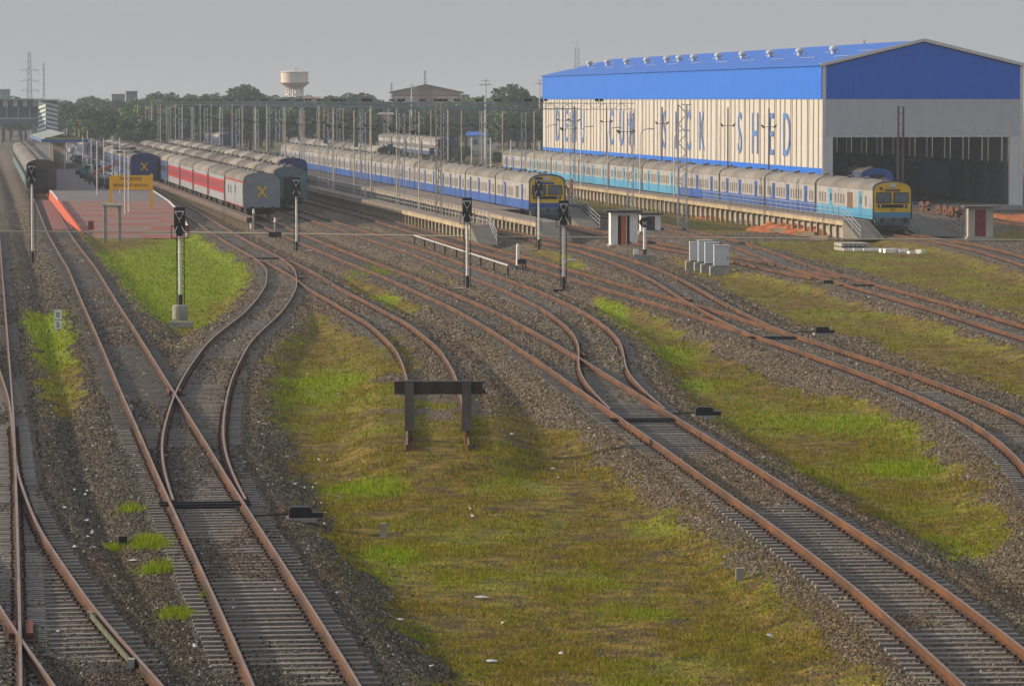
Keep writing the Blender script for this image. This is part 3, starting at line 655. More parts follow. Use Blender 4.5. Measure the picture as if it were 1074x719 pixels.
    if nose:
        nm, low = nose
        # cab front: slightly raked face built from rings
        f = MB(); o0 = [(x, zz) for x, zz in [(-HW, 1.05), (-HW, 1.55)] + arc_roof(HW, zs, zr, 13) + [(HW, 1.55), (HW, 1.05)]]
        def ring(yy, k, dz_): return [(x * k, yy, (zz - 2.4) * k + 2.4 + dz_) for x, zz in o0]
        R = [ring(y0 + .6, 1.0, 0), ring(y0 + .18, .985, -.01), ring(y0, .94, -.03)]
        n = len(o0)
        for a in range(2):
            for i in range(n - 1): f.add([R[a][i], R[a][i + 1], R[a + 1][i + 1], R[a + 1][i]], [(0, 1, 2, 3)], 0)
        f.add(R[2], [tuple(range(n))], 0)
        cabm = f.build('cab_front', [M_cream], r)
        yf = y0 - .012; zT = (zr - 2.4) * .94 + 2.37
        yl = MB(); ar3 = [(x * .93, (zz - 2.4) * .93 + 2.36) for x, zz in arc_roof(HW, zs, zr, 15)]
        yl.add([(-HW * .93, yf, 1.62)] + [(x, yf, zz) for x, zz in ar3] + [(HW * .93, yf, 1.62)], [tuple(range(len(ar3) + 2))], 0)
        ol = yl.build('yellow_panel', M_yellow, r)
        lo = MB(); lo.box(-HW * .93, HW * .93, yf - .004, yf + .01, 1.22, 1.618); lo.build('lower_band', low, r)
        for s_ in (-1, 1):
            w_ = MB(); w_.add([(s_ * .14, yf - .02, 2.42), (s_ * 1.28, yf - .02, 2.42), (s_ * 1.24, yf - .02, 3.12), (s_ * .17, yf - .02, 3.12)], [(0, 1, 2, 3) if s_ < 0 else (3, 2, 1, 0)], 0)
            fr = MB(); 
            for p_, q_ in (((.10, 2.38), (1.32, 2.38)), ((1.32, 2.38), (1.28, 3.16)), ((1.28, 3.16), (.14, 3.16)), ((.14, 3.16), (.10, 2.38))):
                fr.bar((s_ * p_[0], yf - .02, p_[1]), (s_ * q_[0], yf - .02, q_[1]), .05, .07)
            wo_ = w_.build('windscreen', M_wind, r); fr.build('frame', M_black, wo_)
            MB().bar((s_ * .9, yf - .05, 2.42), (s_ * .55, yf - .05, 2.9), .02, .03).build('wiper', M_black, wo_)
        MB().box(-1.22, 1.22, yf - .04, yf, 1.98, 2.24).build('light_band', M_black, r)
        for s_ in (-1, 1): MB().tube((s_ * .98, yf - .03, 2.11), (s_ * .98, yf - .07, 2.11), .09, 12).build('headlight', M_cabsilver, r)
        MB().box(-.62, .62, yf - .03, yf, 3.27, 3.44).build('destination_box', M_blue if low is M_blue else M_grill, r)
        hl = MB(); hl.box(-.24, .24, yf - .1, yf + .3, 3.62, 3.88); hl.build('roof_headlight', M_cabsilver, r)
        hm = MB(); hm.tube((-.95, yf + .02, 3.52), (-.95, yf - .12, 3.52), .13, 10); hm.build('horn', M_maroon, r)
        text_mesh('1301' if low is M_cyan else '1201', .26, 'fleet_number', M_white if low is M_blue else M_dark, r, (0, yf - .006, 1.78), (pi / 2, 0, 0), .003)
        q = MB()
        q.box(-1.45, 1.45, yf - .04, yf + .3, .55, 1.18); q.box(-.3, .3, yf - .3, yf, .72, 1.1); q.box(-1.25, -.75, yf - .2, yf, .85, 1.1); q.box(.75, 1.25, yf - .2, yf, .85, 1.1)
        q.build('buffer_beam', M_teal, r)
        MB().add([(-1.35, yf - .05, .5), (1.35, yf - .05, .5), (1.2, yf - .2, .2), (-1.2, yf - .2, .2), (-1.35, yf + .1, .5), (1.35, yf + .1, .5), (1.2, yf - .05, .2), (-1.2, yf - .05, .2)],
                 [(0, 1, 2, 3), (7, 6, 5, 4), (0, 4, 5, 1), (3, 2, 6, 7), (0, 3, 7, 4), (1, 5, 6, 2)]).build('cowcatcher', M_dark, r)
    return r
def place_rake(protos, k, Y0, names, labels, L, group, first=0):
    """put coach after coach along one yard line; protos chosen per index"""
    s = 0
    for i, (pr, lb) in enumerate(zip(protos, labels)):
        o = pr if not pr.get('used') else copy_tree(pr)
        pr['used'] = 1
        if 'used' in o.keys() and o is not pr: del o['used']
        P = kp(k, Y0) + DV * (s); P.z = float(zt(P.y))
        o.location = P; o.rotation_euler = (0, 0, ROT); o['label'] = lb; o['group'] = group
        s += L
LD = 21.3
wind = [(yc, .5, 2.05, 2.85) for yc in (1.4, 2.3, 5.9, 6.9, 7.9, 8.9, 9.9, 12.9, 13.9, 14.9, 15.9, 18.9, 19.8)]
dd = [(4.0, 1.25), (11.4, 1.25), (17.4, 1.25)]
bl_b = [(1.85, M_blue), (3.35, M_cream)]; cy_b = [(1.85, M_cyan), (3.35, M_cream)]
nb = make_coach('driving_railcar', LD, bl_b, M_roofg, M_cream, [(yc, .5, 2.05, 2.85) for yc in (2.4, 10.0, 11.0, 12, 13, 16.6, 17.6, 18.6, 19.6)], [(4.2, 1.2), (14.8, 1.25)], M_blue, M_grill, nose=('y', M_blue), cat='railway coach')
MB().box(-HW - .015, -HW + .01, 6.3, 8.2, 1.95, 3.0).build('air_grille', M_grill, nb)
pb = make_coach('railcar_coach', LD, bl_b, M_roofg, M_cream, wind, dd, M_blue, M_grill)
nc_ = make_coach('driving_railcar', LD, cy_b, M_roofg, M_cream, [(yc, .5, 2.05, 2.85) for yc in (2.6, 10.6, 11.6, 12.6, 13.6, 17.6, 18.6, 19.6)], [(4.6, 1.2), (15.6, 1.25)], M_cyan, M_grill, nose=('y', M_cyan), cat='railway coach')
MB().box(-HW - .015, -HW + .01, 7.3, 9.3, 1.75, 3.05).build('air_grille', mat('brown_grille', (.12, .07, .05), .8, .2, 5), nc_)
pc = make_coach('railcar_coach', LD, cy_b, M_roofg, M_cream, wind, dd, M_cyan, M_grill)
pb2 = make_coach('railcar_coach', LD, bl_b, M_roofg, M_cream, wind, dd, M_blue, M_grill)
place_rake([nb] + [pb] * 11, 5.02, Yb(232.3), None,
           ['yellow nosed driving railcar with blue stripe at the head of the middle train'] + [f'cream and blue railcar coach, {ORD[i]} from the yellow nose in the middle train' for i in range(1, 12)], LD,
           'coaches of the blue striped train')
ce = [nc_, pb2, pb2, pb2, pc, pc, pc, pc, pc, pb2]
place_rake(ce, 7.23, Yb(243.5), None,
           ['yellow nosed driving railcar with cyan stripe standing in front of the shed'] +
           [('cream and cyan' if ce[i] is pc else 'cream and blue') + f' railcar coach beside the shed wall, {ORD[i]} from its yellow nose' for i in range(1, 10)], LD, 'coaches of the train beside the shed')
# hauled coaches
LL = 23.8
wl = [(2.6 + i * 1.72, 1.0, 2.05, 2.75) for i in range(12)]
red_b = [(1.75, M_grey), (3.0, M_red), (3.35, M_grey)]; gry_b = [(1.15, M_red), (3.2, M_grey), (3.35, M_red)]; nav_b = [(3.35, M_navy)]
dl = [(1.0, .8), (22.8, .8)]
M_redwin = mat('red_coach_window', (0.25, 0.06, 0.07), .3, .2, 2, spec=.5)
cg = make_coach('generator_van', LL, gry_b, M_roofg, M_grey, [(16, 1.0, 2.0, 2.7), (19, 1.0, 2.0, 2.7)], [(1.6, .9), (11, 2.2)], M_grey, M_glass, cat='railway coach', xmark=True, ribs=True)
cr_ = make_coach('passenger_coach', LL, red_b, M_roofg, M_grey, wl, dl, M_red, M_redwin, ribs=True)
cn = make_coach('passenger_coach', LL, nav_b, M_roofd, M_navy, wl, dl, M_navy, M_glass, ribs=False)
cn2 = make_coach('passenger_coach', LL, [(2.0, M_navy), (3.35, M_teal)], M_roofd, M_teal, wl, dl, M_navy, M_glass, vest=True)
cnx = make_coach('passenger_coach', LL, nav_b, M_roofd, M_navy, wl, dl, M_navy, M_glass, xmark=True)
ct = make_coach('passenger_coach', LL, [(1.9, M_navy), (3.35, M_teal)], M_roofd, M_brown, wl, dl, M_teal, M_glass)
rk = [cg, cr_, cr_, cr_, cr_] + [cn] * 8
place_rake(rk, 2.72, Yb(230), None, ['grey end van with a yellow cross at the head of the red coaches'] +
           [f'red and grey coach, {ORD[i]} from the yellow cross end' for i in range(1, 5)] + [f'dark blue coach behind the red ones, {ORD[i]} from the yellow cross end' for i in range(5, 13)], LL, 'coaches of the red and grey train')
place_rake([cn2] * 11, 3.23, Yb(219.5), None, ['dark teal coach with an open end doorway beside the yellow cross van'] + [f'grey roofed coach in the rake beside the red coaches, {ORD[i]} from its open doorway end' for i in range(1, 11)], LL, 'coaches of the rake beside the red train')
place_rake([cn] * 9, 3.74, Yb(204.5), None, ['dark coach with a blue roof end just behind the open doorway coach'] + [f'dull coach in the third rake from the platform, {ORD[i]} from its blue end' for i in range(1, 9)], LL, 'coaches of the third rake')
place_rake([cnx] + [cn] * 7, 2.38, Yb(196), None, ['navy coach end with faint yellow cross behind the yellow station board'] + [f'beige roofed coach at the right side of the platform, {ORD[i]} from its navy end' for i in range(1, 8)], LL, 'coaches of the rake along the platform')
# background rakes
white_b = [(1.7, M_navy), (3.35, M_cream)]
cw = make_coach('passenger_coach', LL, white_b, M_roofg, M_navy, wl, dl, M_navy, M_glass)
def place_at(pr, k, Y, labels, group, L):
    place_rake([pr] * len(labels), k, Y, None, labels, L, group)
place_at(cw, 8.28, 690, ['white sided coach with blue end, nearest of the far short rake', 'white sided coach in the middle of the far short rake', 'white sided coach, farthest of the far short rake', 'last pale coach left of the far short rake'], 'coaches of the far short rake', LL)
place_at(ct, 5.95, 560, [f'brown roofed old coach behind the blue striped train, {ORD[i]} from its near end' for i in range(6)], 'old coaches behind the blue striped train', LL)
place_at(cn, 5.32, 780, [f'pale coach with navy end far behind the masts, {ORD[i]} from its near end' for i in range(3)], 'coaches of the farthest rake', LL)
csh = make_coach('passenger_coach', LL, nav_b, M_roofd, M_blue, wl, dl, M_navy, M_glass, zr=3.75, zs=2.95)
place_at(csh, 8.92, 403, ['blue rounded coach end standing just inside the shed doorway'], 'coaches in the shed', LL)
place_at(cn, 9.95, 424, ['dark blue coach standing deep inside the shed'], 'coaches in the shed', LL)
# left platform rake follows its curved track
def place_on_track(pr, key, ypx, labels, group, L, side=0):
    t = TR[key]; Y = at(0, ypx).y; s = np.gradient(t['X'], t['Y'])
    for lb in labels:
        o = pr if not pr.get('used') else copy_tree(pr); pr['used'] = 1
        if o is not pr and 'used' in o.keys(): del o['used']
        X = float(np.interp(Y, t['Y'], t['X'])); Y2 = Y + L * .99; X2 = float(np.interp(Y2, t['Y'], t['X'])); 
        a = atan2(-(X2 - X), Y2 - Y); o.location = (X, Y, float(zt(Y))); o.rotation_euler = (0, 0, a); o['label'] = lb; o['group'] = group
        Y += L * cos(a)
old = make_coach('passenger_coach', LL, [(1.9, M_teal), (3.35, mat('coach_paleblue', (.15, .19, .22), .6, .2, .8))], M_roofg, M_brown, wl, dl, M_teal, M_glass, label='', cat='railway coach')
place_on_track(old, 'platform', 207.5, ['dusty brown ended coach behind the left signal post'] + [f'ribbed roof coach at the left of the platform, {ORD[i]} from the signal post' for i in range(1, 8)], 'coaches of the left platform train', LL)
for o in SC.objects:
    if 'used' in o.keys(): del o['used']

# ------------------------------------------------------------------ the big maintenance shed
SH0 = Vector(((862 - 537) * 408 / 4200, 408, -1.0 - .6)); GZS = 0.6   # local origin a little below rail level
def shed():
    r = thing('maintenance_shed', SH0, ROT, 'huge maintenance shed with blue roof, cream side wall and open front', 'shed')
    w, L = 21.0, 190.0; z0 = 0.0; e = 14.1 + GZS; pk = 16.6 + GZS; B = GZS
    def z(h): return h + GZS
    MB().box(0, .15, 0, L, z0, z(2.75)).build('plinth_wall', M_whitewash, r)
    MB().box(-.03, .15, 0, L, z(2.75), z(3.65)).build('blue_band', M_shedblue, r)
    MB().box(0, .15, 0, L, z(3.65), z(10.7)).build('side_wall', M_shedcream, r)
    MB().box(-.12, .12, -.02, L + .02, z(10.7), e).build('side_fascia', M_shedblue, r)
    # translucent strips and downpipes along the cream wall
    for i in range(23):
        y = 1.6 + i * 8.2
        for (dy, ww, m_) in ((0, .34, M_strip), (2.35, .34, M_strip), (4.6, .14, M_strip), (5.3, .20, M_strip)):
            if y + dy < L - .5: MB().box(-.05, -.005, y + dy, y + dy + ww, z(3.66), z(10.69)).build('skylight_strip', m_, r)
    MB().box(w - .15, w, 0, L, z0, z(4.2)).build('far_side_wall', M_conc, r)
    MB().box(w - .15, w, 0, L, z(9.8), e).build('far_side_fascia', M_shedblue, r)
    for i in range(24):
        y = i * 8.0
        MB().box(w - .14, w - .01, y, y + 5.0, z(4.2), z(9.8)).build('side_panel', M_shedcream, r)
        if i % 1 == 0:
            c = MB(); c.box(w - .6, w - .16, y + 5.2, y + 5.6, z0, e - .2); c.build('column', M_beam, r)
            c = MB(); c.box(.16, .6, y + 5.2, y + 5.6, z0, e - .2); c.build('column', M_beam, r)
    MB().box(.1, w - .1, L - .2, L, z0, e).build('back_wall', M_shedcream, r)
    MB().add([(.1, L, e), (w - .1, L, e), (w / 2, L, pk)], [(0, 1, 2)]).build('back_gable', M_shedblue_x, r)
    # front
    b = MB(); b.add([(.35, -.05, z(10.7)), (w - .35, -.05, z(10.7)), (w - .35, -.05, e - .1), (w / 2, -.05, pk - .15), (.35, -.05, e - .1), (.35, .1, z(10.7)), (w - .35, .1, z(10.7)), (w - .35, .1, e - .1), (w / 2, .1, pk - .15), (.35, .1, e - .1)],
                    [(0, 1, 2, 3, 4), (9, 8, 7, 6, 5), (0, 5, 6, 1)]); b.build('front_gable', M_shedblue_x, r)
    MB().box(.35, w - .35, -.05, .1, z(6.9), z(10.69)).build('front_panel', M_shedwhite_x, r)
    MB().box(0, .35, -.1, .16, z0, e).build('corner_trim', M_trim, r); MB().box(w - .35, w, -.1, .16, z0, e).build('corner_trim', M_trim, r)
    MB().box(.352, 1.1, -.04, .3, z0, z(6.89)).build('door_pier', M_trim, r); MB().box(w - 1.4, w - .352, -.04, .4, z0, z(6.89)).build('door_pier', M_trim, r)
    MB().box(.9, w - 1.2, -.06, -.052, z(6.82), z(6.98)).build('door_lintel', M_galv, r)
    b = MB(); b.bar((-.25, -.16, e + .05), (w / 2, -.16, pk + .12), .25, .32); b.bar((w / 2, -.16, pk + .12), (w + .25, -.16, e + .05), .25, .32); b.build('barge_board', M_trim, r)
    # roof
    for s_, nm in ((-1, 'roof_slope'), (1, 'roof_slope')):
        xa = -.4 if s_ < 0 else w + .4
        ro = MB().add([(xa, -.2, e - .02), (w / 2, -.2, pk), (w / 2, L + .2, pk), (xa, L + .2, e - .02), (xa, -.2, e + .06), (w / 2, -.2, pk + .08), (w / 2, L + .2, pk + .08), (xa, L + .2, e + .06)],
                 [(0, 1, 2, 3), (7, 6, 5, 4), (0, 3, 7, 4), (0, 4, 5, 1)]).build(nm, M_shedblue, r)
        if s_ < 0:
            for (fx, mm) in ((.38, 0), (.62, 0)):
                q = MB(); xx = -.4 + (w / 2 + .4) * fx; zz = e + (pk - e) * fx + .09
                for k in range(23):
                    if k % 2 == 0: q.box(xx - .12, xx + .12, 4 + k * 8, 11 + k * 8, zz, zz + .03)
                q.build('walkway', M_galv, ro)
    vy = [20, 37, 53, 69, 84, 100, 110, 119, 134, 150, 166, 182]
    for y in vy + [-1]:
        s_ = y < 0; x = w * .27 if not s_ else w * .78; yy = y if not s_ else 12; zz = pk - (pk - e) * abs(x - w / 2) / (w / 2) + .1
        v = MB(); v.lathe([(.30, zz - .3), (.30, zz + .28), (.46, zz + .36), (.49, zz + .58), (.36, zz + .76), (.1, zz + .84)], 14, (x, yy)); v.build('roof_ventilator', M_galv, r, smooth=False)
    # lettering
    M_let = mat('letter_blue', (0.07, 0.16, 0.42), .6, .2, 2)
    lets = [('D', 585), ('E', 594), ('M', 602.5), ('U', 611), ('C', 641.5), ('U', 652), ('M', 663), ('S', 697), ('I', 709), ('C', 722), ('K', 736), ('S', 776), ('H', 792), ('E', 809), ('D', 825)]
    for ch, px in lets:
        # along-wall coordinate from the column where the letter stands
        a = (px - 537) / F; P0 = SH0; s_ = (P0.x - a * P0.y) / (a * DV.y - DV.x)
        o = text_mesh(ch, 6.6, 'letter', M_let, r, (-.075, s_, z(6.68)), (pi / 2, 0, -pi / 2),   .01, .84)
    MB().box(.2, w - .2, -3, L - .3, .02, GZS - .12).build('floor', M_conc, r)
    # crane girders and trusses inside
    for i in range(12):
        y = 5 + i * 16; q = MB(); q.bar((.3, y, e - .4), (w - .3, y, e - .4), .25, .35)
        q.bar((.3, y, e - .3), (w / 2, y, pk - .3), .15, .2); q.bar((w / 2, y, pk - .3), (w - .3, y, e - .3), .15, .2)
        for j in range(1, 8): xx = w * j / 8; q.bar((xx, y, e - .4), (xx, y, pk - .4 - (pk - e) * abs(xx - w / 2) / (w / 2)), .1, .1)
        q.build('roof_truss', M_galv, r)
    q = MB(); q.box(w - 1.0, w - .6, 2, L - 2, z(8.6), z(9.3)); q.build('crane_girder', M_polebrown, r)
shed()

# ------------------------------------------------------------------ service platforms along the trains
def service_platform(ka, kb, Ya, Ybk, label, h=1.02, ramp=5.0, rail_side=None, post_step=2.4, rail_from=0, rail_to=60, warm=True):
    P = kp(ka, Ya); r = thing('service_platform', P, ROT, label, 'service platform', 'raised service platforms')
    wdt = (kb - ka) * 10.6 * cos(ROT); L = (Ybk - Ya) / cos(ROT); zf = float(zt(Ybk) - zt(Ya))
    def zz(y): return float(zt(Ya + y * cos(ROT)) - zt(Ya))
    seg = MB(); bm = MB(); n = max(2, int(L / 8))
    for i in range(n):
        y0, y1 = L * i / n, L * (i + 1) / n; a, b_ = zz(y0), zz(y1)
        for B_, x0, x1, zb, ztp in ((seg, 0, wdt, h - .12, h), (bm, .0, .22, h - .42, h - .122)):
            B_.add([(x0, y0, zb + a), (x1, y0, zb + a), (x1, y1, zb + b_), (x0, y1, zb + b_), (x0, y0, ztp + a), (x1, y0, ztp + a), (x1, y1, ztp + b_), (x0, y1, ztp + b_)],
                   [(0, 3, 2, 1), (4, 5, 6, 7), (0, 1, 5, 4), (1, 2, 6, 5), (2, 3, 7, 6), (3, 0, 4, 7)])
    seg.build('deck', M_deck if warm else mat('brown_pipes', (.13, .10, .08), .9, .3, 1), r); bm.build('edge_beam', M_concwarm if warm else M_brown, r)
    k = 0; me = None; cnt = int(L / post_step)
    for i in range(min(cnt, 100)):
        y = .2 + i * post_step
        if me is None: o = MB().box(.02, .24, -.13, .13, -.7, h - .42).build('post', M_concwarm, r, loc=(0, y, zz(y))); me = o.data
        else: o = bpy.data.objects.new('post', me); COL.objects.link(o); o.parent = r; o.location = (0, y, zz(y))
    MB().box(wdt * .55, wdt * .55 + .25, .3, L - .3, -.7 + zf, h - .15).build('spine_wall', M_conc, r)
    if ramp:
        rm = MB(); rm.add([(0, 0, h), (wdt, 0, h), (wdt, -ramp, -.35), (0, -ramp, -.35), (0, 0, -.5), (wdt, 0, -.5)], [(0, 3, 2, 1), (0, 1, 5, 4), (0, 4, 3), (1, 2, 5)])
        rm.build('ramp', mat('ramp_concrete', (.14, .13, .115), .9, .2, 1), r)
    if rail_side is not None and rail_to > 0:
        for x in rail_side:
            xx = .08 if x == 0 else wdt - .08; q = MB()
            for (za) in (1.0, .66, .33):
                m = max(1, int((rail_to - rail_from) / 10))
                for i in range(m):
                    a = rail_from + (rail_to - rail_from) * i / m; b_ = rail_from + (rail_to - rail_from) * (i + 1) / m
                    q.tube((xx, a, h + za + zz(a)), (xx, b_, h + za + zz(b_)), .022, 5)
                if ramp and rail_from == 0: q.tube((xx, 0, h + za), (xx, -ramp, -.35 + za), .03, 5)
            y = rail_from
            while y < rail_to: q.tube((xx, y, h + zz(y)), (xx, y, h + 1.0 + zz(y)), .035, 5); y += 2.0
            if ramp and rail_from == 0: q.tube((xx, -ramp, -.35), (xx, -ramp, .65), .035, 5); q.tube((xx, -ramp / 2, .3), (xx, -ramp / 2, 1.3), .035, 5)
            q.build('railing', mat('railing_grey', (.30, .32, .33), .6, .1, 2), r)
    return r
service_platform(3.86, 4.0, 308, 560, 'long narrow walkway with railing left of the blue striped train', rail_side=(1,), rail_to=150, ramp=5)
service_platform(4.44, 4.83, 352, 600, 'wide brown service platform on concrete posts beside the blue striped train', ramp=0)
service_platform(4.44, 4.64, 315, 351.4, 'narrow end of the wide platform sloping down by the signals', ramp=5)
service_platform(6.82, 7.02, 320, 540, 'service platform on concrete posts along the train beside the shed', rail_side=(0,), rail_to=60, ramp=6)
service_platform(7.46, 7.78, 336, 400, 'railed platform between the yellow nose and the maroon door hut', rail_side=(0, 1), rail_to=55, ramp=14)
service_platform(5.2, 5.36, 354, 372, 'short concrete ramp with three rails right of the blue nose', rail_side=(1,), rail_to=16, ramp=11)
service_platform(2.45, 2.52, 337, 500, 'low brown concrete trough on posts along the red coaches', h=.75, ramp=0, rail_side=(0, 1), rail_to=0, warm=False)
bt = at(603, 226, -.1); r = thing('black_tank', bt, ROT, 'black drum shaped tank lying right of the blue train nose', 'tank')
MB().tube((-1.1, 0, .55), (1.1, 0, .55), .5, 16).build('barrel', M_black, r); q = MB(); q.box(-.8, -.6, -.5, .5, -.3, .25); q.box(.6, .8, -.5, .5, -.3, .25); q.build('saddle', M_conc, r)

# ------------------------------------------------------------------ station platform, board, bench, canopy, footbridge
def station_platform():
    rows = [(86, 199, 250, -.58), (83.5, 197, 244, -.36), (78, 197, 236, .05), (68, 190, 223, .55), (60, 178, 211, .8), (51, 160, 199, .82), (42, 130, 184, .82), (33, 108, 171, .82), (27, 92, 161, .82), (22, 76, 152, .82)]
    A = [at(a, y, h) for a, b, y, h in rows]; B = [at(b, y, h) for a, b, y, h in rows]
    o = A[0].copy(); r = thing('station_platform', o, 0, 'station platform paved in pink and grey blocks with orange edge wall', 'platform')
    t = MB(); t2 = MB(); l = MB(); rr = MB()
    for i in range(len(rows) - 1):
        (t if i < 4 else t2).add([A[i] - o, B[i] - o, B[i + 1] - o, A[i + 1] - o], [(0, 1, 2, 3)])
        for M_, S in ((l, A), (rr, B)):
            p, q = S[i] - o, S[i + 1] - o; M_.add([p, q, q - Vector((0, 0, 1.6)), p - Vector((0, 0, 1.6))], [(0, 1, 2, 3)])
    m = mat('platform_paving', (0.30, 0.19, 0.185), .9, .1, .5); N = m.node_tree.nodes; Lk = m.node_tree.links; b = N['Principled BSDF']
    tc = [x for x in N if x.type == 'TEX_COORD'][0]; bt = N.new('ShaderNodeTexChecker'); bt.inputs['Scale'].default_value = .22; bt.inputs[1].default_value = (.30, .105, .085, 1); bt.inputs[2].default_value = (.25, .17, .15, 1)
    n2 = N.new('ShaderNodeTexNoise'); n2.inputs['Scale'].default_value = .5; n2.inputs['Detail'].default_value = 6
    mx = N.new('ShaderNodeMix'); mx.data_type = 'RGBA'; mx.blend_type = 'MULTIPLY'; mx.inputs[0].default_value = .3
    Lk.new(tc.outputs['Object'], bt.inputs[0]); Lk.new(tc.outputs['Object'], n2.inputs['Vector']); Lk.new(bt.outputs[0], mx.inputs[6]); Lk.new(n2.outputs['Color'], mx.inputs[7]); Lk.new(mx.outputs[2], b.inputs['Base Color'])
    t.build('paving', m, r); t2.build('paving', mat('grey_paving', (.15, .135, .145), .9, .2, .6), r); l.build('edge_wall', M_orange, r); rr.build('edge_wall', M_conc, r)
    c = MB()
    for S, d_ in ((A, .25), (B, -.25)):
        for i in range(len(rows) - 1):
            p, q = S[i] - o, S[i + 1] - o; v = Vector((d_, 0, 0)); u_ = Vector((0, 0, .03)); c.add([p + u_, q + u_, q + v + u_, p + v + u_], [(0, 1, 2, 3)])
    c.build('coping', M_whitewash, r)
    # low orange parapet beside the ramp
    w = MB(); 
    for i in range(1, 4):
        p, q = A[i] - o, A[i + 1] - o
        w.bar(p + Vector((.1, 0, .1)), q + Vector((.1, 0, .1)), .18, .3)
    w.bar(A[0] - o + Vector((.1, 0, .05)), A[1] - o + Vector((.1, 0, .1)), .18, .3)
    w.build('parapet', M_orange, r)
    # red paved walk between the platform rails
    p = [at(44, 210, -.12), at(58, 210, -.12), at(77, 241, -.12), at(55, 241, -.12)]
    o2 = p[0].copy(); pv = MB().add([x - o2 for x in p], [(0, 1, 2, 3)]).build('paved_crossing', mat('red_paving', (.22, .085, .085), .9, .2, 1), loc=o2); tag(pv, kind='structure')
    # front paved apron
station_platform()
def station_board():
    p = at(137.5, 224, .25); r = thing('station_board', p, 0, 'yellow station name board on two posts at the platform end', 'sign')
    s = (p.y) / F
    for dx in (-21, 21.5): MB().box(dx * s - .13, dx * s + .13, -.1, .1, 0, (41.5 if dx > 0 else 38.5) * s).build('post', M_boardy, r)
    MB().box(-20.3 * s, 20.2 * s, -.06, .06, 25 * s, 40 * s).build('board', M_boardy, r)
    Mt = mat('board_lettering', (.06, .035, .01), .7, .2, 4)
    text_mesh('আগরতলা', 5.2 * s, 'lettering', Mt, r, (0, -.075, 36.0 * s), (pi / 2, 0, 0), .006, 1.1)
    text_mesh('BADHARGHAT AGARTALA', 4.2 * s, 'lettering', Mt, r, (0, -.075, 29.6 * s), (pi / 2, 0, 0), .006, .72)
station_board()
def end_stand():
    p = at(118, 246, 0); s = p.y / F; r = thing('concrete_stand', p, ROT, 'grey concrete table shaped stand on two legs before the platform end', 'stand')
    for dx in (-7.5, 7.5): MB().box(dx * s - .13, dx * s + .13, -.15, .15, -.7, 29 * s).build('leg', M_conc, r)
    b = MB(); b.add([(-11.5 * s, -.35, 31.5 * s), (11 * s, -.35, 31 * s), (9 * s, -.35, 28.5 * s), (-9 * s, -.35, 28.5 * s), (-11.5 * s, .35, 33 * s), (11 * s, .35, 32 * s), (9 * s, .35, 29 * s), (-9 * s, .35, 29 * s)],
                    [(3, 2, 1, 0), (4, 5, 6, 7), (0, 1, 5, 4), (1, 2, 6, 5), (2, 3, 7, 6), (3, 0, 4, 7)]); b.build('slab', M_conc, r)
end_stand()
def canopy(Ya, Yz, xa, xb, ypx, label, key):
    P = at(xa, ypx, .82); Q = at(xb, ypx, .82); w = (Q - P).length; L = Yz - Ya
    r = thing('platform_canopy', P, ROT, label, 'canopy', 'platform canopies')
    for i in range(10):
        y = 1 + i * (L - 2) / 9
        c = MB(); c.tube((w * .5, y, 0), (w * .5, y, 3.9), .12, 8); c.bar((.4, y, 4.0), (w - .4, y, 4.0), .12, .2); c.build('column', M_pole, r)
    MB().add([(0, 0, 4.1), (w / 2, 0, 5.0), (w, 0, 4.1), (0, L, 4.1), (w / 2, L, 5.0), (w, L, 4.1), (0, 0, 4.18), (w / 2, 0, 5.08), (w, 0, 4.18), (0, L, 4.18), (w / 2, L, 5.08), (w, L, 4.18)],
             [(0, 1, 4, 3), (1, 2, 5, 4), (9, 10, 7, 6), (10, 11, 8, 7), (0, 6, 7, 1), (1, 7, 8, 2)]).build('roof', mat('canopy_sheet', (.25, .28, .28), .6, .15, .3), r)
    b = MB(); b.box(-.06, -.0, 0, L, 3.75, 4.2); b.box(w, w + .06, 0, L, 3.75, 4.2); b.box(-.06, w + .06, -.08, -.01, 3.75, 4.15); b.build('fascia', mat('fascia_blue', (.06, .13, .28), .5, .1, 1), r)
    MB().box(.5, w - .5, .05, .12, 4.16, 4.5).build('end_panel', mat('olive_panel', (.30, .28, .10), .6, .2, 1.2), r)
canopy(565, 640, 44, 92, 177, 'grey platform roof with blue fascia behind the station platform', 0)
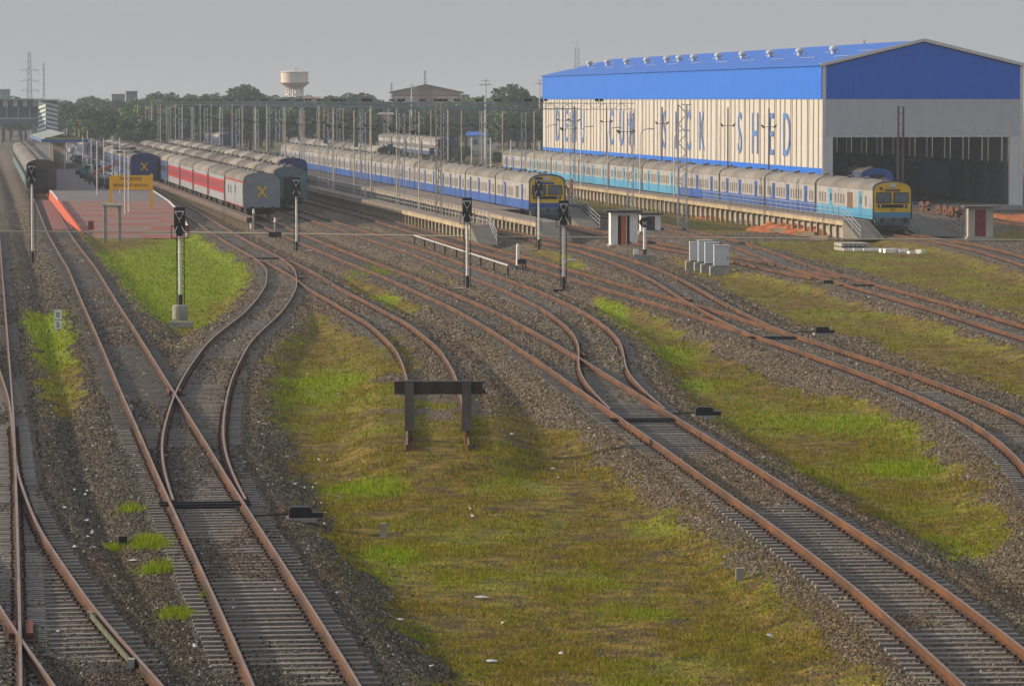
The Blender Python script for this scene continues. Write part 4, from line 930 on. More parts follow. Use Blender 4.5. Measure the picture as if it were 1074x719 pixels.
def footbridge():
    Y = 900.0; s = Y / F; zg = -1.0
    def X(px): return (px - 537) * s
    def Z(py): return CAMH - (py - 105) * s - zg
    r = thing('station_footbridge', (X(64), Y, zg), 0, 'covered footbridge with white and green panels above the platforms', 'footbridge')
    x0 = X(64)
    def bx(xa, xb, ya, yb, yc0, yc1): return MB().box(X(xa) - x0, X(xb) - x0, yc0, yc1, Z(yb), Z(ya))
    bx(-260, 44, 103.5, 105, -2, 4.5).build('roof', mat('bridge_roof', (.2, .3, .27), .6, .1, .3), r)
    Mg = mat('bridge_green', (.05, .13, .11), .6, .15, .5)
    bx(-260, 44, 105, 112, 0, .2).build('panel_band', Mg, r)
    for i in range(30):
        x = 38 - i * 10.4; bx(x - 2.6, x + 2.2, 105.2, 111.8, -.06, -.01).build('white_panel', M_white, r)
    bx(-260, 44, 123.5, 125, -.1, 3.2).build('deck_edge', mat('deck_paleblue', (.38, .45, .52), .6, .1, .5), r)
    bx(-260, 44, 125, 129.5, 0, 3).build('deck', mat('bridge_steel', (.10, .14, .17), .7, .2, .5), r)
    bx(-260, 44, 112, 123.4, 2.9, 3).build('far_screen', mat('bridge_screen', (.12, .15, .17), .7, .2, .5), r)
    for x in (36, 2, -40, -90): MB().box(X(x) - x0 - .25, X(x) - x0 + .25, .3, .8, 0, Z(125)).build('pier', M_conc, r)
    for x in range(-40, 44, 12): MB().box(X(x) - x0 - .08, X(x) - x0 + .08, .05, .15, Z(123.5), Z(112)).build('stanchion', M_galv, r)
    # stair tower with slanted stripes
    t = thing('stair_tower', (X(53), Y - 6, zg), 0, 'stair tower with slanting pale blue and dark stripes beside the footbridge', 'tower')
    hw = 10.2 * s; top = Z(105.5); bot = 2.0
    Ms = mat('tower_pale', (.50, .60, .62), .6, .08, .6); Mk = mat('tower_dark', (.07, .11, .11), .6, .1, .5)
    b = MB(); c = (-.0, -.5)
    # two faces meeting at a corner towards the camera
    fl = [(-hw, 2.5), (0, -1.5), (hw * 1.0, 2.5), (0, 6.0)]
    b.add([(x, y, bot) for x, y in fl] + [(x, y, top) for x, y in fl], [(0, 1, 5, 4), (1, 2, 6, 5), (2, 3, 7, 6), (3, 0, 4, 7), (4, 5, 6, 7)]); b.build('core', Mk, t)
    nst = 8; hgt = top - bot - .6
    for i in range(nst):
        z0 = bot + .3 + hgt * i / nst; dz = hgt / nst * .52; dr = 1.1
        for (pa, pb, sgn) in ((fl[0], fl[1], -1), (fl[2], fl[1], 1)):
            nrm = Vector((pa[0] - pb[0], pa[1] - pb[1], 0)).cross(Vector((0, 0, 1))).normalized() * .05
            if nrm.y > 0: nrm = -nrm
            sh = (-dr if sgn < 0 else dr * 1)
            a0 = Vector((pa[0], pa[1], z0 + (-dr * .6 if sgn < 0 else -dr * .6))) + nrm; b0 = Vector((pb[0], pb[1], z0)) + nrm
            if sgn > 0: a0.z, b0.z = z0 - dr * .2, z0 + dr * .4
            q = MB(); q.add([a0, b0, b0 + Vector((0, 0, dz)), a0 + Vector((0, 0, dz))], [(0, 1, 2, 3)]); q.build('stripe', Ms, t)
    MB().box(-hw - .2, hw + .2, -1.8, 6.2, top, top + .3).build('cap', M_galv, t)
footbridge()

# ------------------------------------------------------------------ portal masts and poles
def lattice(b, x, y, z0, z1, w=.35, n=None, th=.06):
    n = n or int((z1 - z0) / .8)
    for sx in (-1, 1):
        for sy in (-1, 1): b.bar((x + sx * w / 2, y + sy * w / 2, z0), (x + sx * w / 2, y + sy * w / 2, z1), th, th)
    for i in range(n):
        a = z0 + (z1 - z0) * i / n; c = z0 + (z1 - z0) * (i + 1) / n; s = 1 if i % 2 else -1
        b.bar((x - s * w / 2, y - w / 2, a), (x + s * w / 2, y - w / 2, c), th * .7, th * .7)
        b.bar((x - w / 2, y - s * w / 2, a), (x - w / 2, y + s * w / 2, c), th * .7, th * .7)
def portal_proto(label):
    """wiring portal: origin at left mast foot, beam along +X (across the tracks)"""
    r = thing('overhead_portal', (0, 0, 0), 0, label, 'portal', 'overhead wiring portals')
    span = (6.0 - 4.02) * 10.6 / 1.0; H = 10.3
    for x in (0, span):
        b = MB(); lattice(b, x, 0, -.7, H - .9, .48, th=.08); b.build('mast', M_galv, r)
        MB().box(x - .4, x + .4, -.4, .4, -.8, -.1).build('footing', M_conc, r)
    b = MB()
    for z in (H, H - .55):
        for y in (-.2, .2): b.bar((-.4, y, z), (span + .4, y, z), .055, .055)
    n = 26
    for i in range(n):
        x0, x1 = span * i / n, span * (i + 1) / n; s = i % 2
        for y in (-.2,): b.bar((x0, y, H if s else H - .55), (x1, y, H - .55 if s else H), .035, .035)
    b.build('beam', M_beam, r)
    for x in (span * .18, span * .55, span * .86):
        q = MB(); q.box(x - .32, x + .02, -.15, .15, H + .18, H + .42); q.box(x + .08, x + .42, -.15, .15, H + .18, H + .42); q.bar((x, 0, H), (x, 0, H + .2), .06, .06); q.build('floodlight', M_black, r)
    for x in (span * .02, span * .98):
        q = MB(); 
        for s in (-1, 1): q.bar((x, 0, H - 2.6), (x + s * .7, 0, H - 2.6), .05, .05); q.tube((x + s * .55, 0, H - 2.75), (x + s * .8, 0, H - 2.45), .1, 6)
        q.build('insulator', M_black, r)
    q = MB(); q.box(span * .12, span * .12 + .5, -.12, .12, H - 4.8, H - 4.1); q.build('switch_box', M_teal, r)
    return r
pp = portal_proto('')
rowsY = [368 + 33.5 * i for i in range(14)]
for i, Y in enumerate(rowsY):
    o = pp if i == 0 else copy_tree(pp)
    o.location = kp(4.02, Y); o.rotation_euler = (0, 0, ROT * .0); o['label'] = f'grey lattice portal over the blue striped train, {ORD[i]} from the camera'
# an extra mast pair at the near end
def mast(k, Y, H, label, m=M_galv, w=.42, n=1):
    r = thing('lattice_mast', kp(k, Y), 0, label, 'mast', 'lattice masts'); b = MB(); lattice(b, 0, 0, -.7, H, w, th=.11); b.build('mast', m, r)
    q = MB(); q.bar((-.1, 0, H), (.8, 0, H), .08, .08); q.bar((0, 0, H - .5), (.8, 0, H - .5), .06, .06); q.build('head_arm', m, r)
    MB().box(-.5, .5, -.4, .4, -.8, -.15).build('footing', M_conc, r)
mast(3.95, 335, 10.4, 'tall lattice mast beside the walkway end with a short head arm', M_pole)
mast(6.17, 352, 10.2, 'lattice mast between the striped trains standing right of the white cabin', w=.75)
b2 = thing('lattice_mast', kp(8.93, 394), 0, 'pair of rusty posts rising before the shed doorway behind the yellow nose', 'mast', 'lattice masts')
for x in (-.25, .25): MB().box(x - .09, x + .09, -.09, .09, -.7, 10.0).build('post', M_polebrown, b2)
q = MB()
for i in range(9): q.bar((-.25, -.1, 1 + i), (.25, -.1, 1.5 + i), .04, .04)
q.build('bracing', M_polebrown, b2)
# plain light poles
def pole(name, k, Y, H, m, label, arm=None, r0=.11, r1=.07, group=None, cat='pole', clump=False):
    P = kp(k, Y) if k is not None else Y
    r = thing(name, P, 0, label, cat, group); MB().tube((0, 0, -.7), (0, 0, H), r0, 8, r1).build('post', m, r)
    if arm == 'curve':
        q = MB(); pts = [(0, 0, H - .05), (.15, 0, H + .35), (.5, 0, H + .6), (1.1, 0, H + .68)]
        for a, c in zip(pts, pts[1:]): q.tube(a, c, .05, 6)
        q.build('arm', m, r); MB().box(.95, 1.45, -.1, .1, H + .58, H + .7).build('lamp_head', M_galv, r)
    if arm == 'cross':
        q = MB(); q.bar((-1.1, 0, H - 1.0), (1.1, 0, H - 1.0), .12, .12); q.bar((-.7, 0, H - .3), (.7, 0, H - .3), .1, .1); q.build('crossarm', M_galv, r)
        for x in (-1, -.5, .5, 1): MB().tube((x, 0, H - .95), (x, 0, H - .65), .07, 6).build('insulator', M_whitewash, r)
    if arm == 'tee':
        q = MB()
        for s in (-1, 1): q.bar((0, 0, H - 1.9), (s * .7, 0, H - 1.9), .05, .05); q.tube((s * .5, 0, H - 2.0), (s * .75, 0, H - 1.7), .09, 6)
        q.build('insulator', M_black, r)
    if arm == 'twin':
        q = MB()
        for s in (-1, 1): q.bar((0, 0, H - .05), (s * .55, 0, H + .05), .05, .05); q.box(s * .75 - .25, s * .75 + .25, -.12, .12, H, H + .14)
        q.build('lamp_head', M_black, r)
    return r
for i, Y in enumerate([352, 371, 391, 409, 428, 447, 466, 490, 515, 535, 556, 578, 600, 622, 645, 668, 692, 716, 740, 764, 790, 818, 846]):
    pole('light_pole', 3.99 + .02 * (i % 2), Y, 9.6 + .2 * (i % 3), M_pole, f'beige light pole along the narrow walkway, {ORD[i]} from the camera', 'tee', .085, .06, 'beige light poles along the walkway')
for i, (px) in enumerate([527, 560, 505, 484, 470, 452, 430, 408, 388, 360, 340, 318, 298, 280, 268, 255, 243, 232, 222, 213, 204]):
    Y = 5.9 * 44520 / (px + 65)
    pole('light_pole', 5.9, Y, 9.4, M_pole, f'tall thin pole behind the blue striped train, {["third","nearest","fifth","sixth"][i] if i<4 else ORD[i]} in its line' if i < 4 else f'tall thin pole behind the blue striped train, {ORD[i]} in its line', 'tee', .075, .06, 'thin poles behind the blue striped train')
for i, px in enumerate([494.5, 514.5, 535.5]):
    pole('lamp_post', 6.2, 6.2 * 44520 / (px + 65), 6.0, M_whitewash, ['left', 'middle', 'right'][i] + ' one of the three short white posts before the blue roofed hut', None, .08, .07, 'short white posts')
for i, px in enumerate([707, 671, 637, 609, 591, 572]):
    pole('street_lamp', 6.83, 6.83 * 44520 / (px + 65), 7.0, M_galv, f'curved arm street lamp along the train beside the shed, {ORD[i]} from the camera', 'curve', .08, .05, 'curved arm lamps along the shed train', 'street lamp')
for i, (px) in enumerate([806, 763, 694, 636, 602, 590]):
    pole('dark_mast', 7.9, 7.9 * 44520 / (px + 65), 9.8, M_polebrown, f'dark brown pole against the cream shed wall, {ORD[i]} from the shed corner', 'tee', .1, .08, 'dark poles against the shed wall')
for (px, yt, yb, lb) in ((509.3, 83, 172, 'tall utility pole with crossarms standing right of the blue roofed hut line'), (566, 83, 158, 'tall utility pole with crossarm at the far left corner of the shed'), (431.8, 88, 156, 'tall utility pole with crossarm before the brown gabled building')):
    P = at(px, yb, 0); pole('utility_pole', None, P, (yb - yt) * P.y / F, M_galv, lb, 'cross', .2, .13, 'utility poles', 'utility pole')
for i, (px, yb, h) in enumerate([(102, 205, 9), (109, 198, 9), (118, 197, 9.2), (126, 203, 9.5), (131, 221, 8.8), (135, 220, 8.2), (96, 188, 8), (87, 180, 8), (78, 172, 8), (70, 168, 8.5), (92, 170, 8), (83, 166, 8)]):
    P = at(px, yb, .8); pole('platform_lamp', None, P, h * .62, M_galv, f'thin grey lamp post on the station platform, {ORD[i]} counted in depth', 'twin' if i in (4, 5) else None, .07, .05, 'thin lamp posts on the station platform', 'lamp post')

# ------------------------------------------------------------------ signals
def signal(px, ytop, ybase, label, ladder=True, dz=-.35):
    p = at(px, ybase, dz); s = p.y / F * cos(PITCH); H = (ybase - ytop) * s
    r = thing('railway_signal', p, 0, label, 'signal', 'black headed signals on white posts'); hh = 1.4; hw = .27
    MB().tube((0, 0, 0), (0, 0, .75), .12, 10).build('post_base', M_black, r)
    MB().tube((0, 0, .75), (0, 0, H - hh), .07, 10).build('post', M_white, r)
    b = MB(); b.box(-hw, hw, -.12, .08, H - hh * .72, H); b.add([(-hw, -.12, H - hh * .72), (hw, -.12, H - hh * .72), (hw * .45, -.12, H - hh), (-hw * .45, -.12, H - hh), (-hw, .08, H - hh * .72), (hw, .08, H - hh * .72), (hw * .45, .08, H - hh), (-hw * .45, .08, H - hh)],
        [(0, 3, 2, 1), (4, 5, 6, 7), (0, 4, 7, 3), (1, 2, 6, 5), (3, 7, 6, 2)]); hd = b.build('signal_head', M_black, r)
    for z in (H - .35, H - .85):
        q = MB(); q.tube((0, -.12, z), (0, -.34, z), .13, 12); q.build('lamp_hood', M_black, hd)
    q = MB(); y = -.36
    q.bar((-.22, y + .18, H - .2), (0, y + .18, H - .62), .02, .05); q.bar((.22, y + .18, H - .2), (0, y + .18, H - .62), .02, .05); q.bar((-.22, y + .18, H - .2), (.22, y + .18, H - .2), .02, .05)
    q.bar((0, y + .18, H - .7), (-.24, y + .18, H - 1.2), .02, .05); q.bar((0, y + .18, H - .7), (.24, y + .18, H - 1.2), .02, .05); q.build('white_marking', M_white, hd)
    if ladder:
        l = MB(); lx = .0; ly = .35
        for x in (-.18, .18): l.bar((x, ly, .1), (x, ly, H - hh * .5), .04, .04)
        z = .4
        while z < H - hh: l.bar((-.18, ly, z), (.18, ly, z), .03, .03); z += .33
        l.build('ladder', M_dark, r)
        c = MB(); 
        for a, c_ in (((-.4, -.1), (.4, -.1)), ((.4, -.1), (.4, .45)), ((-.4, .45), (-.4, -.1))):
            for z in (H - hh - .1, H - hh + .5): c.bar((a[0], a[1], z), (c_[0], c_[1], z), .035, .035)
        for x in (-.4, .4): c.bar((x, -.1, H - hh - .1), (x, -.1, H - hh + .5), .035, .035)
        c.build('cage', M_dark, r)
    return r, p
signal(34, 171, 275, 'white post signal with black head in front of the dusty coach')
r_, p_ = signal(189, 217, 325, 'white post signal with black head standing on the small green lawn', dz=-.1)
MB().lathe([(.38, -.7), (.38, .2), (.3, .26)], 18).build('foundation', M_conc, r_)
signal(311, 186, 264, 'white post signal right of the yellow cross van')
r_, p_ = signal(490, 207, 303, 'white post signal with black head left of the long white pipe end')
MB().box(-.7, .7, -.4, .5, -.4, .06).build('foundation', M_conc, r_)
r_, p_ = signal(565, 186, 262, 'white post signal directly in front of the blue train nose'); MB().box(-.5, .5, -.4, .4, -.4, .05).build('foundation', M_conc, r_)
r_, p_ = signal(591, 210, 304, 'white post signal between the blue train nose and the white cabin'); MB().box(-.6, .6, -.3, .4, -.4, .04).build('foundation', M_black, r_)
def block(px, py, sz, m, label, name='concrete_block', cat='block', dz=-.5, rz=0.0, group=None):
    p = at(px, py, dz); o = MB().box(-sz[0] / 2, sz[0] / 2, -sz[1] / 2, sz[1] / 2, -.05, sz[2]).build(name, m, loc=p, rz=rz); return tag(o, label, cat, group)
block(190, 342, (1.1, .5, .22), M_conc, 'flat concrete block on the lawn in front of the signal')
block(516, 303, (1.6, .5, .18), M_black, 'black slab at the foot of the middle signal')
block(617, 306, (1.7, .5, .18), M_black, 'black slab right of the signal before the white cabin')
block(523, 318, (1.1, .6, .28), M_conc, 'pale junction box in the ballast by the middle signal')
block(420, 267, (.8, .5, .35), M_cabsilver, 'small silver box between the tracks near the picture centre')
block(413, 242, (.7, .5, .4), M_cabsilver, 'small silver box beyond the central tracks')
block(328, 267, (.8, .5, .35), M_cabsilver, 'small silver box right of the signal near the yellow cross van')
block(604, 275, (1.5, .7, .2), mat('white_slab', (.5, .54, .54), .7, .1, 2), 'low white slab left of the white cabin')
block(402, 561, (.14, .14, .28), M_conc, 'tiny grey marker post in the big central lawn', 'marker_post', 'marker')
block(776, 611, (.17, .17, .32), M_conc, 'tiny grey marker post at the ballast edge lower right', 'marker_post', 'marker')
block(129, 572, (.18, .18, .22), M_black, 'tiny black marker in the gravel lower left', 'marker_post', 'marker', dz=-.35)
block(103, 351 + 93, (.16, .16, .2), M_conc, 'tiny pale stone marker in the left gravel', 'marker_post', 'marker', dz=-.4)
block(507, 422, (.14, .14, .45), M_black, 'short black stake right of the buffer stop', 'marker_post', 'marker')
# shunt signal by the cabin
p = at(676, 269, -.3); r = thing('shunt_signal', p, 0, 'short dwarf signal right of the white cabin', 'signal'); s = p.y / F
MB().tube((0, 0, .4), (0, 0, 30 * s), .1, 10).build('post', M_white, r); MB().tube((0, 0, 0), (0, 0, .5), .13, 10).build('post_base', M_black, r)
MB().tube((0, -.18, 36 * s), (0, .12, 36 * s), .36, 16).build('signal_head', M_black, r)
q = MB()
for a, c in (((-.15, -.12), (.15, .12)), ((.15, -.12), (-.15, .12))): q.bar((a[0], -.2, 35 * s + a[1]), (c[0], -.2, 35 * s + c[1]), .02, .05)
q.build('white_marking', M_white, r); MB().box(-.75, .75, -.4, .4, -.2, .15).build('foundation', M_conc, r); MB().box(-.78, -.45, -.42, -.0, .15, .5).build('junction_box', M_white, r)
# little posts by the yellow cross van
for (px, yt, yb, lb) in ((266, 219, 242, 'short white capped post beside the yellow cross van'), (288.5, 228, 252, 'short white capped post before the yellow cross van')):
    p = at(px, yb, -.3); s = p.y / F; r = thing('dwarf_post', p, 0, lb, 'post', 'short white capped posts')
    MB().tube((0, 0, 0), (0, 0, (yb - yt) * s * .8), .09, 8).build('post', M_conc, r); MB().tube((0, 0, (yb - yt) * s * .8), (0, 0, (yb - yt) * s), .12, 8, .06).build('cap', M_white, r)
    if px > 270:
        q = MB(); q.box(-.5, .5, -.1, .1, .25, .65); q.build('frame', M_black, r)
block(264, 241, (.42, .42, .65), M_orange, 'small orange post left of the yellow cross van', 'trackside_post', 'post', dz=-.4)
block(292, 255, (.8, .6, .25), M_clay, 'orange clay lump by the short post before the yellow cross van', 'clay_lump', 'earth')
block(95.5, 240, (.42, .42, .65), mat('brown_bin', (.25, .06, .03), .8, .2, 2), 'small red brown bin at the platform end', 'trackside_bin', 'bin', dz=.1)
block(196, 244, (.42, .42, .6), mat('brown_bin', (.25, .06, .03)), 'small red brown bin beside the lawn signal', 'trackside_bin', 'bin', dz=-.2)
# relay stand: post + black legs
p = at(543, 285, -.3); r = thing('relay_stand', p, 0, 'short white post with black legged stand right of the white pipe', 'post'); s = p.y / F
MB().tube((0, 0, .4), (0, 0, 27 * s), .13, 8, .1).build('post', M_whitewash, r); MB().tube((0, 0, 27 * s), (0, 0, 29.5 * s), .13, 8, .05).build('cap', M_white, r)
for x in (-.05, .32, .5): MB().box(x - .04, x + .04, -.05, .05, 0, .55).build('leg', M_black, r)
MB().box(.0, .55, -.15, .15, .5, .8).build('equipment_box', M_black, r)

# ------------------------------------------------------------------ buffer stop
def buffer_stop():
    p = at(460, 462, -.15); s = p.y / F; r = thing('buffer_stop', p, 0, 'dark buffer stop of two upright beams and a cross beam at the siding end', 'buffer stop')
    Mw = mat('tarred_timber', (.06, .052, .045), .8, .35, 3, stretch=(1, 1, .3)); Mu = mat('grey_timber', (.12, .105, .095), .85, .3, 3, stretch=(1, 1, .3))
    MB().box(-46.5 * s, 46.5 * s, .02, .3, 49 * s, 62.5 * s).build('cross_beam', Mw, r)
    for dx in (-30.5, 29.5):
        MB().box((dx - 4.8) * s, (dx + 4.8) * s, -.26, .018, 11 * s, 64 * s).build('upright', Mu, r)
        q = MB(); q.bar((dx * s, -.1, 11 * s), ((dx + (-.5 if dx < 0 else 1.5)) * s, -.75, -6 * s), .09, .12); q.bar((dx * s, .1, 12 * s), (dx * s, 1.2, -.1), .08, .1); q.build('bent_rail', M_rust, r)
    for (x, y) in ((-42, 56), (42, 56)): MB().tube((x * s, .0, y * s), (x * s, .03, y * s), .05, 10).build('bolt', M_rust, r)
buffer_stop()
def km_board():
    p = at(61, 347.5, -.45); s = p.y / F; r = thing('kilometre_board', p, -.05, 'white kilometre marker with 0 above 5 in the left grass', 'marker')
    MB().box(-4.0 * s, 4.0 * s, -.05, .05, 1.5 * s, 11.6 * s).build('plate', M_white, r); MB().box(-4.0 * s, 4.0 * s, -.05, .05, 12.3 * s, 22.5 * s).build('plate', M_white, r)
    MB().box(-2 * s, 2 * s, -.03, .03, -.2, 1.5 * s).build('stub', M_black, r); MB().box(-3.9 * s, 3.9 * s, -.03, .03, 11.6 * s, 12.3 * s).build('joint', M_dark, r)
    text_mesh('0', 7.5 * s, 'numeral', M_black, r, (0, -.06, 17.2 * s), (pi / 2, 0, 0), .006); text_mesh('5', 7.5 * s, 'numeral', M_black, r, (0, -.06, 6.8 * s), (pi / 2, 0, 0), .006)
km_board()

# ------------------------------------------------------------------ huts and cabinets
def hut(px0, px1, ytop, ybase, depth, label, door, doorm, rm=M_black, wall=M_whitewash, over=.25, corr=False, dz=-.35, open_panel=False, lit=None):
    p = at(px0, ybase, dz); s = p.y / F; w = (px1 - px0) * s; H = (ybase - ytop) * s
    r = thing('trackside_hut', p, ROT * .2, label, 'hut')
    b = MB(); t = .12; d0, d1 = (door[0] - px0) * s, (door[1] - px0) * s; dh = (ybase - door[2]) * s; sill = .12
    b.box(0, d0, 0, t, 0, H); b.box(d1, w, 0, t, 0, H); b.box(d0, d1, 0, t, dh, H); b.box(0, t, t, depth, 0, H); b.box(w - t, w, t, depth, 0, H); b.box(t, w - t, depth - t, depth, 0, H); b.box(d0, d1, 0, t, 0, sill)
    b.build('walls', wall, r)
    MB().box(-over, w + over, -over * 1.2, depth + over, H, H + .12).build('roof_slab', rm, r)
    MB().box(-.15, w + .15, -.35, depth, -.5, .06).build('plinth', M_conc, r)
    if open_panel:
        MB().box(d0 + (d1 - d0) * .28, d0 + (d1 - d0) * .68, -.04, .02, sill, dh).build('door', doorm, r)
        MB().box(d0, d1, t + .5, t + .55, sill, dh).build('inner_rack', M_black, r); MB().box(d0 + (d1 - d0) * .70, d0 + (d1 - d0) * .76, -.03, .02, sill, dh).build('door_edge', M_whitewash, r)
    else:
        dr = MB().box(d0, d1, .03, .08, sill, dh).build('door', doorm, r); MB().box(d1 - .2, d1 - .14, -.0, .03, dh * .5, dh * .5 + .1).build('handle', M_dark, dr)
    return r
hut(640.5, 669, 222.5, 258, 2.8, 'white hut with an orange door leaf standing open', (648, 660.5, 226), M_orangedoor, over=.35, open_panel=True)
hut(672, 693, 225, 243.5, 1.8, 'small white hut with dark door just right of the orange door hut', (678, 687, 227), mat('dark_brown_door', (.05, .035, .04), .6, .2, 2), over=.2)
hut(1015.4, 1041.6, 217.5, 249.5, 2.0, 'grey hut with maroon door and corrugated roof at the right edge', (1022.5, 1034, 220), M_maroon, rm=mat('tin_roof', (.12, .11, .11), .7, .2, 2), wall=mat('grey_render', (.42, .38, .33), .9, .15, 1), over=.4)
for i, (px, py, wpx, hpx, lb) in enumerate([(723.5, 281, 14.5, 19, 'leftmost and farthest of the four silver cabinets'), (732.5, 282, 15, 22, 'second silver cabinet from the left, tallest of the row'), (739.5, 284, 15, 21.5, 'third silver cabinet from the left in the row'), (749, 286.5, 16, 21, 'rightmost silver cabinet standing in front of the row')]):
    p = at(px, py, -.45); s = p.y / F; w = wpx * s; H = hpx * s; r = thing('relay_cabinet', p, ROT * .2, lb, 'cabinet', 'silver relay cabinets on concrete plinths')
    MB().box(-.25, w + .12, -.1, .75, -.2, .42).build('plinth', M_conc, r)
    MB().box(0, w, .02, .6, .47, .47 + H).build('cabinet', M_cabsilver, r); MB().box(-.03, w + .03, -.02, .63, .47 + H, .52 + H).build('top_cap', M_cabsilver, r)
    d = MB().box(.05, w - .04, .0, .018, .52, .42 + H).build('door', M_cabsilver, r); MB().box(w - .14, w - .1, -.03, -.001, .9, 1.05).build('handle', M_dark, d)
    MB().box(.02, w - .02, .05, .55, .425, .468).build('base_frame', M_dark, r)

# ------------------------------------------------------------------ pipes, stacks, earth heaps
p = at(435, 250, 0); q_ = at(533, 282, 0); M_pipew = mat('dull_white_pipe', (.38, .38, .36), .7, .1, 1); r = thing('white_pipe_rail', p, 0, 'long white pipe on short black stubs between the central tracks', 'pipe')
v = q_ - p; up = Vector((0, 0, .22)); MB().tube(up, v + up, .06, 8).build('pipe', M_pipew, r)
for i in range(9): a = v * (i / 8); MB().box(a.x - .05, a.x + .05, a.y - .05, a.y + .05, a.z - .4, a.z + .15).build('stub', M_black, r)
pl = MB(); a = at(-60, 242.2, .0); o = a.copy(); pts = [at(x, y, .12) - o for x, y in ((-60, 242.4), (200, 243.6), (400, 246.4), (520, 248.2), (700, 249), (900, 250.6), (1130, 252))]
for u_, w_ in zip(pts, pts[1:]): pl.tube(u_, w_, .055, 6)
tag(pl.build('long_thin_pipe', mat('pale_pipe', (.42, .37, .26), .7, .1, 1), loc=o), 'long thin pale pipe stretched right across all the tracks', 'pipe')
def heap(px0, px1, ypx, h, m, label, name='earth_heap', cat='earth heap', wd=2.0, seed=0, dz=-.6):
    a = at(px0, ypx, dz); c = at(px1, ypx + (px1 - px0) * .085, dz); L = (c - a).length; n = max(8, int(L / .5)); k = 10; b = MB(); vs = []; d = (c - a) / n; nr = Vector((-d.y, d.x, 0)).normalized()
    for i in range(n + 1):
        for j in range(k):
            t = -1 + 2 * j / (k - 1); e = min(1, i / 3, (n - i) / 3); hh = h * e * max(0, 1 - abs(t) ** 1.7) * (.45 + .9 * float(vnoise(np.array([i * .45 + seed]), np.array([j * .6 + seed]), seed)[0]))
            P = d * i + nr * t * wd * (.5 + .5 * e); vs.append((P.x + random.uniform(-.1, .1), P.y + random.uniform(-.1, .1), P.z + hh - .05))
    fs = [(i * k + j, (i + 1) * k + j, (i + 1) * k + j + 1, i * k + j + 1) for i in range(n) for j in range(k - 1)]
    b.add(vs, fs); return tag(b.build(name, m, loc=a, smooth=False), label, cat)
heap(796, 880, 240.5, .62, M_clay, 'long heap of bright orange earth under the platform by the shed', wd=2.0, seed=3)
heap(872, 904, 246.5, .5, M_clay, 'small orange earth heap at the platform ramp foot', wd=1.6, seed=5)
heap(745, 800, 228, .35, M_clay, 'thin spread of reddish earth under the shed train platform', wd=2.5, seed=8)
heap(782, 815, 233.5, .7, mat('grey_spoil', (.17, .15, .14), .95, .3, 3, bump=.5), 'grey spoil heap beside the orange earth', wd=1.6, seed=9)
heap(1030, 1095, 228, .5, M_clay, 'orange earth bank behind the maroon door hut at the right edge', wd=2.5, seed=11)
st = at(883, 263, -.6); r = thing('sleeper_stack', st, ROT, 'stack of spare concrete sleepers lying in the grass below the orange earth', 'stack')
for lay in range(2):
    for i in range(7 - lay): MB().box(0 + i * .36, .28 + i * .36, 0, 2.6, lay * .32, lay * .32 + .24).build('sleeper', M_conc, r)
for i in range(3): MB().box(.0 + i * .7, 3.2 + i * .8, -.5 - i * .3, -.28 - i * .3, .0, .2).build('beam', M_whitewash, r)
for i, (px, py) in enumerate([(928, 264), (933, 265), (947, 265), (956, 266), (965, 265.5)]):
    block(px, py, (random.uniform(.5, .9), .5, random.uniform(.15, .3)), M_whitewash, 'broken white concrete piece in the grass right of the sleeper stack', 'concrete_rubble', 'rubble', dz=-.6, rz=random.random(), group='broken concrete pieces')
for i, (px, py, l) in enumerate([(818, 243, 'pale concrete beam lying before the orange earth'), (846, 247, 'second pale beam lying right of the first before the orange earth'), (860, 251, 'short pale beam lying nearest the sleeper stack')]):
    block(px, py, (1.6, .5, .3), M_concwarm, l, 'concrete_beam', 'beam', dz=-.5, rz=-.5)
# wheelsets at the shed front
for i, (px, py, l) in enumerate([(988, 226, 'leftmost rusty wheelset on the ground before the shed doorway'), (995, 227, 'second rusty wheelset before the shed doorway'), (1001, 228.5, 'rightmost rusty wheelset before the shed doorway'), (970, 222, 'rusty wheelset beside the railed platform')]):
    p = at(px, py, .1); r = thing('wheelset', p, .4, l, 'wheelset', 'rusty wheelsets before the shed')
    Mr = mat('orange_rust', (.13, .055, .03), .85, .3, 4)
    for x in (-.35, .35): MB().tube((x - .07, 0, .5), (x + .07, 0, .5), .5, 18).build('wheel', Mr, r)
    MB().tube((-.5, 0, .5), (.5, 0, .5), .1, 8).build('axle', M_rust, r)
